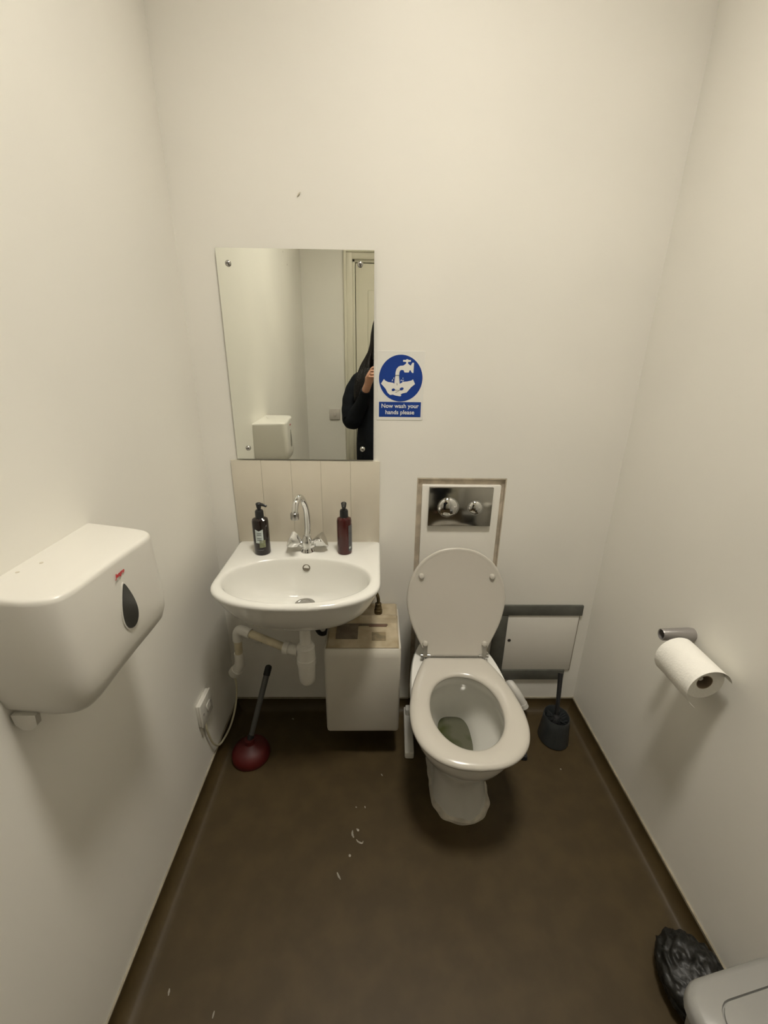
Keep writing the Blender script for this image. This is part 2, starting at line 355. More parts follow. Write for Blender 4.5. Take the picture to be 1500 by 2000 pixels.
for u, v, a, b, r in ((480, 800, 9, 30, 0.3), (512, 745, 9, 18, 0.3), (745, 745, 8, 18, 0), (745, 800, 30, 9, -0.2), (700, 800, 10, 22, 0.5), (745, 835, 9, 15, 0)):
    shape('splash_drop', ell(u, v, a, b, r, 10), SIGNW, 0.0015, 0.0003)
for pts in ([(548, 664), (652, 664), (652, 680), (548, 680)], [(590, 870), (600, 870), (612, 925), (600, 928)], [(545, 1045), (690, 1055), (690, 1062), (545, 1055)], [(560, 1110), (660, 1060), (664, 1068), (566, 1118)]):
    shape('outline_mark', pts, LABD, 0.0020, 0.0003)

# ------------------------------------------------------------------ sink
SKX, SKZ = 0.041, 0.765
sink = thing('washbasin', 'white ceramic wall-hung washbasin with oval bowl and two soap bottles on it', 'sink', (SKX, 0, SKZ))
HW = 0.2495
out = []
def fr(t):  # front curve, t from 0 (right) to pi (left)
    return (HW * math.copysign(abs(math.cos(t)) ** 0.86, math.cos(t)), -0.288 - 0.142 * abs(math.sin(t)) ** 0.92)
out += [(HW - 0.012, -0.0), (HW - 0.003, -0.003), (HW, -0.012), (HW, -0.10), (HW, -0.20)]
out += [fr(PI * i / 36) for i in range(0, 37)]
out += [(-HW, -0.20), (-HW, -0.10), (-HW, -0.012), (-HW + 0.003, -0.003), (-HW + 0.012, -0.0)]
BC = (-0.003, -0.272)
angs = sorted(set([2 * PI * i / 120 for i in range(120)] + [math.atan2(y - BC[1], x - BC[0]) % (2 * PI) for x, y in ((HW, -0.012), (HW - 0.003, -0.003), (HW - 0.012, 0), (-HW, -0.012), (-HW + 0.003, -0.003), (-HW + 0.012, 0))]))
O = polar(out, BC, angs)
def ellp(a, b, cx_=BC[0], cy_=BC[1], p=1.0):
    r = []
    for t in angs:
        rr = 1.0 / ((abs(math.cos(t)) / a) ** (2 * p) + (abs(math.sin(t)) / b) ** (2 * p)) ** (0.5 / p)
        r.append((cx_ + rr * math.cos(t), cy_ + rr * math.sin(t)))
    return r
def ring(pts, z): return [Vector((p[0], p[1], z)) for p in pts]
def sc(pts, s, c, sy=None): sy = s if sy is None else sy; return [(c[0] + (p[0] - c[0]) * s, c[1] + (p[1] - c[1]) * sy) for p in pts]
def ins(pts, d, c=BC):
    r = []
    for p in pts:
        v = Vector((p[0] - c[0], p[1] - c[1])); l = v.length; v = v * ((l - d) / l); r.append((c[0] + v.x, c[1] + v.y))
    return r
bm = bmesh.new(); rs = []
DR = (0.005, -0.205)
# bowl from the drain upwards
for a, b, z, cx_, cy_, p in ((0.022, 0.022, -0.134, *DR, 1), (0.05, 0.040, -0.1325, *DR, 1), (0.100, 0.066, -0.126, 0.003, -0.225, 1.05), (0.152, 0.096, -0.108, 0.0, -0.250, 1.05), (0.188, 0.117, -0.078, -0.001, -0.263, 1.05), (0.207, 0.127, -0.045, -0.002, -0.269, 1.05), (0.215, 0.1315, -0.018, -0.003, -0.271, 1.05), (0.219, 0.134, -0.007, -0.003, -0.272, 1.05), (0.2225, 0.137, -0.0015, -0.003, -0.272, 1.05), (0.2275, 0.1405, 0.0005, -0.003, -0.272, 1.05)):
    rs.append(ring(ellp(a, b, cx_, cy_, p), z))
I1 = ellp(0.230, 0.143, p=1.05)
mid = [(min(max(i[0], -abs(o[0]) - 1, ), 1), i[1]) for i, o in zip(I1, O)]
def lerp(A, B, t): return [(a[0] + (b[0] - a[0]) * t, a[1] + (b[1] - a[1]) * t) for a, b in zip(A, B)]
oi = ins(O, 0.010)
rs.append(ring(lerp(ellp(0.2275, 0.1405, p=1.05), oi, 0.5), 0.0008)); rs.append(ring(oi, 0.0)); rs.append(ring(ins(O, 0.004), -0.002)); rs.append(ring(ins(O, 0.001), -0.006)); rs.append(ring(O, -0.012))
UC = (0.0, -0.09)
for s, sy, z in ((0.985, 0.985, -0.020), (0.962, 0.965, -0.034), (0.918, 0.925, -0.062), (0.85, 0.865, -0.095), (0.75, 0.79, -0.125), (0.61, 0.69, -0.151), (0.42, 0.54, -0.171), (0.2, 0.36, -0.182)):
    pts = []
    for p in O:
        y = UC[1] + (p[1] - UC[1]) * (sy if p[1] < UC[1] else 1.0); x = p[0] * s
        pts.append((x, min(y, 0.0)))
    rs.append(ring(pts, z))
loft(bm, rs, cap0=True, cap1=True)
basin = finish('basin', bm, CERAMIC, sink, angle=60)
bm = bmesh.new(); lathe(bm, [(0.032, -0.1330), (0.033, -0.1312), (0.028, -0.1300), (0.022, -0.1312), (0.020, -0.1332)], (DR[0], DR[1], 0), 28); dr = finish('drain', bm, CHROMED, sink)
bm = bmesh.new(); lathe(bm, [(0.0195, -0.1332), (0.0195, -0.1305), (0.012, -0.127), (0.0, -0.126)], (DR[0], DR[1], 0), 24); finish('plug', bm, CHROMED, dr)
# overflow on the back slope of the bowl
def place(o, loc, axis): o.matrix_local = Matrix.Translation(loc) @ Vector((0, 0, 1)).rotation_difference(Vector(axis)).to_matrix().to_4x4(); return o
bm = bmesh.new(); lathe(bm, [(0.0125, 0), (0.0125, 0.0018), (0.0105, 0.003), (0.009, 0.0015), (0.009, -0.002), (0.0, -0.002)], (0, 0, 0), 24); ov = finish('overflow_ring', bm, mat('tarnished_chrome', (0.20, 0.175, 0.13), 0.5, metal=0.2, var=0.3, scale=60), sink)
place(ov, (0.005, -0.1408, -0.034), (0, -0.95, 0.25))
# basin fixings between the wall and basin
# ------------------------------------------------------------------ mixer tap
tap = thing('mixer_tap', 'chrome swan-neck mixer tap with two faceted handles on the sink', 'tap', (0.043, -0.084, SKZ))
bm = bmesh.new(); lathe(bm, [(0.024, 0.0), (0.024, 0.004), (0.021, 0.008), (0.0195, 0.020), (0.020, 0.032), (0.018, 0.042), (0.014, 0.050), (0.0125, 0.058), (0.0, 0.060)], n=28); body = finish('tap_body', bm, CHROME, tap)
bm = bmesh.new(); tube(bm, [(0.002, 0, 0.055), (0.004, 0.002, 0.10), (0.003, -0.004, 0.150), (-0.003, -0.022, 0.190), (-0.009, -0.046, 0.2085), (-0.0155, -0.070, 0.199), (-0.018, -0.082, 0.178), (-0.019, -0.085, 0.168)], [0.0108, 0.0105, 0.010, 0.0098, 0.0098, 0.0098, 0.0098, 0.0098], 18, 8)
finish('spout', bm, CHROME, tap)
bm = bmesh.new(); lathe(bm, [(0.0105, 0.172), (0.0128, 0.170), (0.0132, 0.152), (0.0118, 0.149), (0.009, 0.1495), (0.0, 0.151)], (-0.019, -0.0855, 0), 20); finish('aerator', bm, CHROMED, tap)
for s in (-1, 1):
    ax = Vector((s * 0.86, -0.05, 0.42)).normalized(); rot = Vector((0, 0, 1)).rotation_difference(ax).to_matrix().to_4x4()
    bm = bmesh.new(); lathe(bm, [(0.013, 0.008), (0.013, 0.026), (0.011, 0.030)], n=20)
    for v in bm.verts: v.co = rot @ v.co + Vector((0, 0, 0.018))
    st = finish('valve', bm, CHROME, tap)
    bm = bmesh.new(); rr = []
    for h, r_, tri in ((0.026, 0.011, 0.0), (0.032, 0.017, 0.2), (0.050, 0.0245, 0.45), (0.062, 0.0265, 0.5), (0.066, 0.0235, 0.5), (0.067, 0.013, 0.45)):
        pts = []
        for i in range(24):
            a = 2 * PI * i / 24; q = ((a * 3 / (2 * PI)) % 1.0) * 2 * PI / 3 - PI / 3
            flat = math.cos(PI / 3) / math.cos(q); k = (1 - tri) + tri * flat * 1.45
            pts.append(rot @ Vector((r_ * k * math.cos(a), r_ * k * math.sin(a), h)) + Vector((0, 0, 0.018)))
        rr.append(pts)
    loft(bm, rr); finish('handle', bm, CHROME, tap, angle=25)

# ------------------------------------------------------------------ soap bottles
def bottle(label, loc, r, hb, m, nozzle, group):
    t = thing('soap_bottle', label, 'bottle', loc, 0, group)
    bm = bmesh.new(); lathe(bm, [(r * 0.9, 0.0), (r, 0.004), (r, hb - 0.010), (r * 0.93, hb - 0.003), (r * 0.72, hb), (r * 0.5, hb + 0.003), (r * 0.48, hb + 0.008)], n=32); finish('bottle_body', bm, m, t)
    bm = bmesh.new(); lathe(bm, [(0.0135, hb + 0.002), (0.0140, hb + 0.004), (0.0135, hb + 0.024), (0.011, hb + 0.028), (0.006, hb + 0.029), (0.0055, hb + 0.036)], n=24); finish('pump_collar', bm, BLACK, t)
    bm = bmesh.new(); lathe(bm, [(0.0068, hb + 0.034), (0.0085, hb + 0.044), (0.0092, hb + 0.050), (0.006, hb + 0.053), (0.0, hb + 0.0535)], n=20)
    nz = Vector(nozzle); tube(bm, [Vector((0, 0, hb + 0.0475)), nz * 0.016 + Vector((0, 0, hb + 0.0475)), nz * 0.029 + Vector((0, 0, hb + 0.044))], [0.0062, 0.0048, 0.0036], 12, 5)
    finish('pump_head', bm, BLACK, t)
    return t
def patch(name, t, r, a0, a1, z0, z1, m, n=10, top=0.0):
    bm = bmesh.new(); A = []; B = []; 
    for k in range(n + 1):
        a = R(a0 + (a1 - a0) * k / n); zt = z1 - top * (1 - abs(2 * k / n - 1)) if top else z1
        for lst, rr in ((A, r - 0.0004), (B, r + 0.0006)):
            lst.append((Vector((rr * math.cos(a), rr * math.sin(a), z0)), Vector((rr * math.cos(a), rr * math.sin(a), zt))))
    rings = [[A[k][0], A[k][1], B[k][1], B[k][0]] for k in range(n + 1)]
    loft(bm, rings); return finish(name, bm, m, t)
b1 = bottle('dark brown pump bottle with a pale label left of the tap', (-0.105, -0.098, SKZ), 0.0265, 0.125, BOTD, (0.93, -0.35, 0), 'pump bottles on the sink')
l = patch('label', b1, 0.0265, -118, -62, 0.046, 0.094, LABW, top=0.006); 
for z in (0.080, 0.074, 0.062, 0.056): patch('print_line', l, 0.0269, -106, -74, z, z + 0.0018, LABD, 6)
patch('olive_emblem', b1, 0.0265, -92, -50, 0.030, 0.056, LABG); patch('print_line', b1, 0.0265, -118, -66, 0.020, 0.0225, LABD, 8)
b2 = bottle('dark red pump bottle with a grey side label right of the tap', (0.170, -0.093, SKZ), 0.0245, 0.127, BOTR, (0.05, -1, 0), 'pump bottles on the sink')
l = patch('label', b2, 0.0245, -52, 40, 0.012, 0.105, LABD); patch('print_line', l, 0.0249, -50, -30, 0.022, 0.029, LABW, 6)

# ------------------------------------------------------------------ waste pipework under the basin
ww = thing('sink_waste_pipe', 'white plastic bottle trap and cream waste pipe under the sink', 'pipe', (0.046, -0.235, 0.34))
def wl(p): return Vector(p) - Vector((0.046, -0.235, 0.34))
bm = bmesh.new(); lathe(bm, [(0.018, 0.242), (0.018, 0.165), (0.022, 0.163), (0.022, 0.150), (0.017, 0.148)], n=24); finish('tail_pipe', bm, PIPEW, ww)
bm = bmesh.new(); lathe(bm, [(0.0, 0.0), (0.020, 0.003), (0.026, 0.012), (0.0285, 0.03), (0.0295, 0.082), (0.0325, 0.084), (0.0325, 0.104), (0.0305, 0.106), (0.0295, 0.150), (0.024, 0.156), (0.017, 0.158)], n=30); finish('trap_cup', bm, PIPEW, ww)
A0 = wl((0.02, -0.230, 0.468)); A1 = wl((-0.012, -0.222, 0.470))
bm = bmesh.new(); tube(bm, [A0, A1], 0.0185, 20, 1); tube(bm, [A1, A1 + (A1 - A0) * 0.55], 0.022, 20, 1); finish('compression_nut', bm, PIPEW, ww)
P0 = wl((-0.026, -0.219, 0.471)); P1 = wl((-0.165, -0.165, 0.492))
bm = bmesh.new(); tube(bm, [P0, P1], 0.0135, 18, 1); finish('waste_pipe', bm, PIPEC, ww)
bm = bmesh.new(); tube(bm, [P1 + (P0 - P1) * 0.08, P1, wl((-0.193, -0.153, 0.493)), wl((-0.205, -0.149, 0.475)), wl((-0.207, -0.148, 0.448))], 0.0175, 18, 5); finish('pipe_elbow', bm, PIPEW, ww)
bm = bmesh.new(); tube(bm, [wl((-0.207, -0.148, 0.452)), wl((-0.211, -0.146, 0.372))], 0.0135, 18, 1); finish('waste_pipe', bm, PIPEC, ww)
bm = bmesh.new(); tube(bm, [wl((-0.2105, -0.146, 0.392)), wl((-0.212, -0.145, 0.356)), wl((-0.217, -0.143, 0.332)), wl((-0.230, -0.138, 0.308)), wl((-0.246, -0.132, 0.286))], [0.0165, 0.0165, 0.018, 0.018, 0.016], 18, 5); finish('pipe_elbow', bm, PIPEW, ww)
bm = bmesh.new(); tube(bm, [wl((-0.226, -0.139, 0.314)), wl((-0.241, -0.134, 0.292))], 0.0215, 18, 1); finish('compression_nut', bm, PIPEW, ww)
# small wall clip and black hose
clip = thing('pipe_clip', 'small pale pipe clip on the back wall under the sink', 'clip', (-0.186, 0, 0.345))
bm = bmesh.new(); lathe(bm, [(0.017, 0.0), (0.016, -0.012), (0.010, -0.016), (0.0, -0.016)], n=18, axis='y'); finish('stub', bm, PIPEW, clip)
bm = bmesh.new(); tube(bm, [(0.010, -0.017, 0.014), (0.020, -0.014, 0.004), (0.018, -0.012, -0.012)], 0.0025, 8); finish('wire', bm, BLACKM, clip)
hose = thing('supply_hose', 'black flexible hose looping under the sink beside the trap', 'hose', (0.075, -0.13, 0.45))
bm = bmesh.new(); tube(bm, [(-0.012, 0.0, 0.135), (-0.012, 0.0, 0.06), (0.002, 0.005, 0.012), (0.024, 0.01, 0.010), (0.036, 0.012, 0.045), (0.036, 0.014, 0.10)], 0.008, 12, 8); finish('rubber_hose', bm, BLACK, hose)

# ------------------------------------------------------------------ water heater under the basin
HX0, HX1, HZ0 = 0.106, 0.3615, 0.133
ht = thing('water_heater', 'white box water heater with brown stained top mounted low beside the sink waste', 'water heater', ((HX0 + HX1) / 2, 0, HZ0))
hw2 = (HX1 - HX0) / 2
prof = [(-0.0, 0.0), (-0.24, 0.0), (-0.25, 0.006), (-0.252, 0.02), (-0.252, 0.325), (-0.250, 0.342), (-0.244, 0.350)]   # y, z of the cover
bm = bmesh.new(); 
fr_ = [(-0.001, 0.0), (-0.240, 0.0), (-0.250, 0.004), (-0.253, 0.014), (-0.253, 0.322), (-0.2505, 0.340), (-0.243, 0.351), (-0.001, 0.351)]
n_ = 0.010
rings = []
for x, d in ((-hw2, 0.010), (-hw2 + 0.003, 0.004), (-hw2 + 0.010, 0.0), (hw2 - 0.010, 0.0), (hw2 - 0.003, 0.004), (hw2, 0.010)):
    rings.append([Vector((x, min(y + d, -0.001), min(max(z, d), 0.351 - d * 0.3))) for y, z in fr_])
loft(bm, rings); finish('cover', bm, mat('aged_white_enamel', (0.58, 0.555, 0.485), 0.35, var=0.03, scale=6), ht, angle=35)
bm = bmesh.new()      # stained top: sloping fascia, ridge and rear shelf
tp = [(-0.238, 0.3495), (-0.240, 0.354), (-0.115, 0.364), (-0.104, 0.378), (-0.092, 0.381), (-0.074, 0.371), (-0.004, 0.374), (-0.001, 0.3495)]
rings = [[Vector((x, y, z - dz if z > 0.35 else z)) for y, z in tp] for x, dz in ((-hw2 + 0.006, 0.004), (-hw2 + 0.012, 0.0), (hw2 - 0.012, 0.0), (hw2 - 0.006, 0.004))]
loft(bm, rings); top = finish('stained_top', bm, HEATD, ht, angle=30)
def on_slope(u0, u1, y0, y1, h, m, name):
    f = lambda y: 0.354 + (y + 0.240) / 0.125 * 0.012
    bm = bmesh.new(); v = []
    lo = [Vector((u0, y0, f(y0) - 0.002)), Vector((u1, y0, f(y0) - 0.002)), Vector((u1, y1, f(y1) - 0.002)), Vector((u0, y1, f(y1) - 0.002))]
    loft(bm, [lo, [p + Vector((0, 0, 0.002 + h)) for p in lo]]); return finish(name, bm, m, top)
DKB = mat('brown_recess', (0.135, 0.105, 0.07), 0.6, var=0.3, scale=30)
on_slope(-0.092, -0.018, -0.198, -0.122, 0.0012, DKB, 'control_recess'); on_slope(-0.018, 0.085, -0.130, -0.122, 0.001, DKB, 'control_recess')
on_slope(0.020, 0.082, -0.135, -0.127, 0.0016, mat('red_brown_print', (0.16, 0.09, 0.06), 0.6, var=0.2, scale=50), 'print_strip')
on_slope(0.030, 0.078, -0.205, -0.165, 0.001, mat('faded_label', (0.24, 0.19, 0.11), 0.6, var=0.35, scale=50), 'faded_label')
con = tag(bpy.data.objects.new('pipe_connector', None)); bpy.data.objects.remove(con)
bm = bmesh.new(); lathe(bm, [(0.015, 0.372), (0.015, 0.386), (0.013, 0.388), (0.013, 0.398), (0.0115, 0.400), (0.0115, 0.412), (0.007, 0.414)], (0.052, -0.062, 0), 12); finish('compression_fitting', bm, BRASS, ht, angle=20)
bm = bmesh.new(); tube(bm, [(0.052, -0.062, 0.405), (0.052, -0.061, 0.428), (0.046, -0.055, 0.447), (0.028, -0.045, 0.458), (-0.01, -0.03, 0.462)], 0.0062, 12, 6); finish('supply_pipe', bm, BRASS, ht)

# ------------------------------------------------------------------ cistern panel and flush plate
cp = thing('cistern_panel', 'white painted cistern panel in a bare-edged recess behind the toilet', 'panel', (0.568, 0, 0.0))
boxo('recess_back', (PX0 - 0.568 + 0.0005, PX1 - 0.568 - 0.0005, 0.008, 0.0298, 0.001, PZ1 - 0.0005), RAWP, cp)
boxo('board', (0.4335 - 0.568, 0.7045 - 0.568, -0.008, 0.0078, 0.05, 0.979), PANELW, cp, 0.0025)
for d in ((PX0 + 0.0002, PX0 + 0.004), (PX1 - 0.004, PX1 - 0.0002)):
    boxo('raw_edge', (d[0] - 0.568, d[1] - 0.568, -0.0008, 0.0078, 0.05, PZ1 - 0.0005), RAWP, cp)
boxo('raw_edge', (PX0 + 0.004 - 0.568, PX1 - 0.004 - 0.568, -0.0008, 0.0078, PZ1 - 0.0045, PZ1 - 0.0005), RAWP, cp)
FX0, FX1, FZ0, FZ1 = 0.4555, 0.6775, 0.831, 0.977
FX0, FX1, FZ0, FZ1 = 0.4560, 0.6765, 0.8335, 0.9745
fp = thing('flush_plate', 'polished chrome flush plate with a large and a small round button', 'flush plate', (0.566, -0.008, FZ0))
boxo('plate', (FX0 - 0.566, FX1 - 0.566, -0.012, 0.0, 0, FZ1 - FZ0), mat('polished_steel', (0.40, 0.39, 0.36), 0.13, metal=1, var=0.02, scale=5), fp, 0.002)
for bx, br in ((0.524, 0.0355), (0.6185, 0.0255)):
    bm = bmesh.new(); lathe(bm, [(br + 0.002, -0.0115), (br + 0.002, -0.0125), (br - 0.001, -0.0125), (br - 0.001, -0.0118), (br - 0.0015, -0.015), (br * 0.8, -0.0185), (br * 0.4, -0.021), (0.0, -0.0216)], (bx - 0.566, 0, 0.903 - FZ0), 40, 'y'); finish('flush_button', bm, CHROME, fp, angle=50)

# ------------------------------------------------------------------ grey framed access hatch
ah = thing('access_hatch', 'white access hatch in a grey taped frame low on the back wall', 'hatch', (0.92, 0, 0.15))
def ab(name, x0, x1, z0, z1, y0, y1, m, bev=0.001): return boxo(name, (x0 - 0.92, x1 - 0.92, y0, y1, z0 - 0.15, z1 - 0.15), m, ah, bev)
ab('hatch_panel', 0.789, 1.0645, 0.200, 0.458, -0.006, -0.0005, PANELW)
ab('frame_strip', 0.735, 1.0735, 0.4585, 0.503, -0.010, -0.0005, GREY, 0.002)
ab('frame_strip', 0.735, 0.7885, 0.150, 0.458, -0.009, -0.0005, GREY, 0.002)
ab('frame_strip', 0.789, 1.046, 0.152, 0.1995, -0.010, -0.0005, GREY, 0.002)
ab('shadow_gap', 1.0648, 1.0685, 0.195, 0.458, -0.0025, -0.0003, mat('tan_gap', (0.24, 0.20, 0.14), 0.8, var=0.2, scale=40), 0)
bm = bmesh.new(); lathe(bm, [(0.0065, -0.0055), (0.0065, -0.0068), (0.004, -0.007), (0.0, -0.0068)], (0.804 - 0.92, 0, 0.342 - 0.15), 16, 'y'); finish('keyhole', bm, DARKB, ah)

# ------------------------------------------------------------------ toilet
toi = thing('toilet', 'white toilet with its seat down and lid leaning open on the wall', 'toilet', (0.5535, 0, 0), R(-0.4))
def egg(hw, yf, yb, n=72, q=2.6, wy=0.60):
    yc = yf + (yb - yf) * (1 - wy); pts = []
    for i in range(n):
        a = 2 * PI * i / n; c_, s_ = math.cos(a), math.sin(a)
        if s_ <= 0: pts.append((hw * c_, yc + (yc - yf) * s_))
        else: pts.append((hw * math.copysign(abs(c_) ** (2 / q), c_), yc + (yb - yc) * abs(s_) ** (2 / q)))
    return pts
bm = bmesh.new(); rs = []
for z, hw, yf, yb, wy in ((0.0, 0.090, -0.482, -0.06, 0.76), (0.012, 0.089, -0.480, -0.06, 0.76), (0.06, 0.085, -0.470, -0.06, 0.76), (0.12, 0.083, -0.466, -0.05, 0.76), (0.17, 0.089, -0.475, -0.045, 0.74), (0.21, 0.106, -0.500, -0.04, 0.72), (0.25, 0.128, -0.535, -0.035, 0.68), (0.29, 0.147, -0.568, -0.03, 0.66), (0.33, 0.159, -0.590, -0.025, 0.64), (0.365, 0.163, -0.600, -0.02, 0.64), (0.382, 0.162, -0.601, -0.02, 0.64), (0.390, 0.157, -0.596, -0.024, 0.64)):
    off = 0.013 * max(0.0, 1 - z / 0.25)
    rs.append(ring([(x + off, y) for x, y in egg(hw, yf, yb, wy=wy)], z))
for z, hw, yf, yb, q in ((0.390, 0.128, -0.560, -0.245, 2.1), (0.383, 0.122, -0.552, -0.252, 2.1), (0.350, 0.121, -0.551, -0.252, 2.1), (0.338, 0.128, -0.557, -0.246, 2.1), (0.30, 0.126, -0.550, -0.236, 2.1), (0.25, 0.108, -0.515, -0.225, 2.1), (0.20, 0.072, -0.455, -0.215, 2.8), (0.15, 0.050, -0.405, -0.215, 3.6), (0.10, 0.045, -0.37, -0.225, 3.6)):
    rs.append(ring(egg(hw, yf, yb, q=q, wy=0.52), z))
loft(bm, rs); finish('pan', bm, CERAMIC, toi, angle=55)
bm = bmesh.new(); loft(bm, [ring(egg(0.056, -0.419, -0.2155, q=3.4, wy=0.52), 0.163), ring(egg(0.0565, -0.420, -0.2150, q=3.4, wy=0.52), 0.1655)]); finish('bowl_water', bm, WATER, toi)
# seat ring
half = [(0.0, -0.622), (0.055, -0.616), (0.105, -0.594), (0.145, -0.553), (0.166, -0.500), (0.1715, -0.445), (0.167, -0.385), (0.153, -0.315), (0.132, -0.252), (0.113, -0.207), (0.106, -0.196)]
prof = catmull([(x, y, 0) for x, y in half], 5)
outl = [(p.x, p.y) for p in prof] + [(0.095, -0.190), (0.0, -0.190), (-0.095, -0.190)] + [(-p.x, p.y) for p in reversed(prof)][:-1]
SC = (0.0, -0.42); SA = [2 * PI * i / 96 for i in range(96)]
SA = sorted(SA + [math.atan2(-0.190 + 0.42, s * 0.095) % (2 * PI) for s in (1, -1)])
SO = [tuple(p) for p in polar(outl, SC, SA)]
hole = egg(0.107, -0.562, -0.278, n=120, q=2.15, wy=0.5)
SH = [tuple(p) for p in polar(hole, SC, SA)]
ZS = 0.394
bm = bmesh.new(); rs = []
for P_, d, z in ((SO, 0.006, 0.0), (SO, 0.0015, 0.003), (SO, 0.0, 0.008), (SO, 0.002, 0.0135), (SO, 0.008, 0.018), (SO, 0.018, 0.0205)): rs.append(ring(ins(P_, d, SC), ZS + z))
rs.append(ring(lerp(SO, SH, 0.5), ZS + 0.0215))
for P_, d, z in ((SH, -0.012, 0.018), (SH, -0.004, 0.0135), (SH, 0.0, 0.008), (SH, -0.002, 0.002), (SH, -0.006, 0.0)): rs.append(ring(ins(P_, d, SC), ZS + z))
vr = loft(bm, rs, False, False)
for i in range(len(SA)):
    j = (i + 1) % len(SA); bm.faces.new((vr[-1][i], vr[-1][j], vr[0][j], vr[0][i]))
finish('seat', bm, SEATM, toi, angle=60)
for s in (-0.142, 0.142):
    bm = bmesh.new(); lathe(bm, [(0.011, 0.3895), (0.011, 0.3945)], (s, -0.50, 0), 14); finish('seat_buffer', bm, SEATM, toi)
# lid: modelled flat (u across, v from the hinge), then leaned back
HY, HZ = -0.186, 0.412
LL = 0.385
lh = [(0.100, 0.006), (0.113, 0.028), (0.136, 0.075), (0.156, 0.125), (0.1675, 0.175), (0.1695, 0.215), (0.160, 0.268), (0.137, 0.316), (0.102, 0.352), (0.055, 0.377), (0.0, LL)]
lp = [(p.x, p.y) for p in catmull([(x, y, 0) for x, y in lh], 5)]
lo = [(-0.09, 0.0), (0.09, 0.0)] + lp + [(-x, y) for x, y in reversed(lp)][1:]
LCt = (0.0, 0.2); LA = sorted([2 * PI * i / 90 for i in range(90)] + [math.atan2(-0.2, s * 0.09) % (2 * PI) for s in (1, -1)])
LO = [tuple(p) for p in polar(lo, LCt, LA)]
lean = math.atan2(0.092, 0.36)        # leans back against the panel
vdir = Vector((0, math.sin(lean), math.cos(lean))); ndir = Vector((0, -math.cos(lean), math.sin(lean)))
def L3(u, v, w_): return Vector((u, HY, HZ)) + vdir * v + ndir * w_
bm = bmesh.new(); rs = []
for d, w_ in ((0.020, -0.012), (0.008, -0.010), (0.002, -0.006), (0.0, -0.001), (0.001, 0.003), (0.004, 0.005), (0.010, 0.004), (0.018, 0.0028), (0.10, 0.0022)):
    rs.append([L3(p[0], p[1], w_) for p in ins(LO, d, LCt)])
loft(bm, rs); lid = finish('lid', bm, SEATM, toi, angle=60)
for u, v in ((-0.121, 0.285), (0.121, 0.285), (-0.103, 0.046), (0.103, 0.046)):
    bm = bmesh.new(); lathe(bm, [(0.0095, 0.0), (0.0095, 0.005), (0.0075, 0.009), (0.003, 0.0105), (0.0, 0.0107)], n=18)
    rq = Vector((0, 0, 1)).rotation_difference(ndir).to_matrix().to_4x4()
    for vv in bm.verts: vv.co = rq @ vv.co + L3(u, v, 0.002)
    finish('buffer', bm, SEATM, lid)
bm = bmesh.new(); tube(bm, [(-0.118, HY - 0.001, HZ + 0.001), (0.118, HY - 0.001, HZ + 0.001)], 0.0048, 12, 1); finish('hinge_rod', bm, CHROMED, toi)
for s in (-1, 1):
    bm = bmesh.new()
    a = [L3(s * 0.103 - 0.0075, 0.0, 0.004), L3(s * 0.103 + 0.0075, 0.0, 0.004), L3(s * 0.103 + 0.0075, 0.0, 0.009), L3(s * 0.103 - 0.0075, 0.0, 0.009)]
    loft(bm, [a, [p + vdir * 0.040 for p in a]]); 
    tube(bm, [(s * 0.118, HY - 0.001, HZ + 0.001), (s * 0.084, HY - 0.001, HZ + 0.001)], 0.0075, 14, 1); lathe(bm, [(0.010, 0.388), (0.010, 0.395), (0.006, 0.397), (0.006, 0.410)], (s * 0.10, HY + 0.003, 0), 14)
    finish('hinge', bm, CHROMED, toi)
# ragged sealant round the foot
bm = bmesh.new(); P_ = [(x + 0.013, y) for x, y in egg(0.093, -0.485, -0.06, n=144, wy=0.76)]; rr = []
for i, p in enumerate(P_):
    t = Vector((P_[(i + 1) % 144][0] - P_[i - 1][0], P_[(i + 1) % 144][1] - P_[i - 1][1], 0)).normalized(); nn = Vector((t.y, -t.x, 0)); c = Vector((p[0], p[1], 0))
    k = 0.006 + 0.006 * noise.noise(Vector((p[0] * 30, p[1] * 30, 3))); h = 0.012 + 0.012 * noise.noise(Vector((p[0] * 22, p[1] * 22, 9)))
    rr.append([c - nn * 0.010, c + nn * (0.002 + k), c + nn * (0.001 + k * 0.6) + Vector((0, 0, h * 0.6)), c - nn * 0.006 + Vector((0, 0, max(h, 0.006)))])
vr = loft(bm, rr, False, False)
for k in range(4): bm.faces.new((vr[-1][k], vr[-1][(k + 1) % 4], vr[0][(k + 1) % 4], vr[0][k]))
finish('sealant_bead', bm, SILIC, toi)

# white pipe on the floor left of the pan, pipe stub right of the pan, black wedge
bm = bmesh.new(); box(bm, -0.017, 0.017, -0.222, 0.0, 0.0, 0.032, 0.006, 3); box(bm, -0.011, 0.011, -0.05, -0.02, 0.032, 0.060, 0.004, 2)
o = finish('pipe_boxing', bm, PIPEW); o.location = (0.4115, -0.030, 0.0005); o.rotation_euler = (0, 0, R(-2)); tag(o, 'white plastic batten on the floor left of the toilet foot', 'batten')
so = thing('soil_pipe', 'white rounded pipe bend behind the right side of the toilet', 'pipe', (0.800, -0.03, -0.028))
bm = bmesh.new(); tube(bm, [(0.028, 0.029, 0.160), (0.036, 0.010, 0.156), (0.054, -0.010, 0.136), (0.072, -0.020, 0.106), (0.083, -0.024, 0.084)], 0.017, 20, 6); finish('pipe_bend', bm, PIPEW, so)
bm = bmesh.new(); tube(bm, [(0.076, -0.0215, 0.098), (0.085, -0.0245, 0.080)], 0.0188, 20, 1); finish('collar', bm, PIPEW, so)
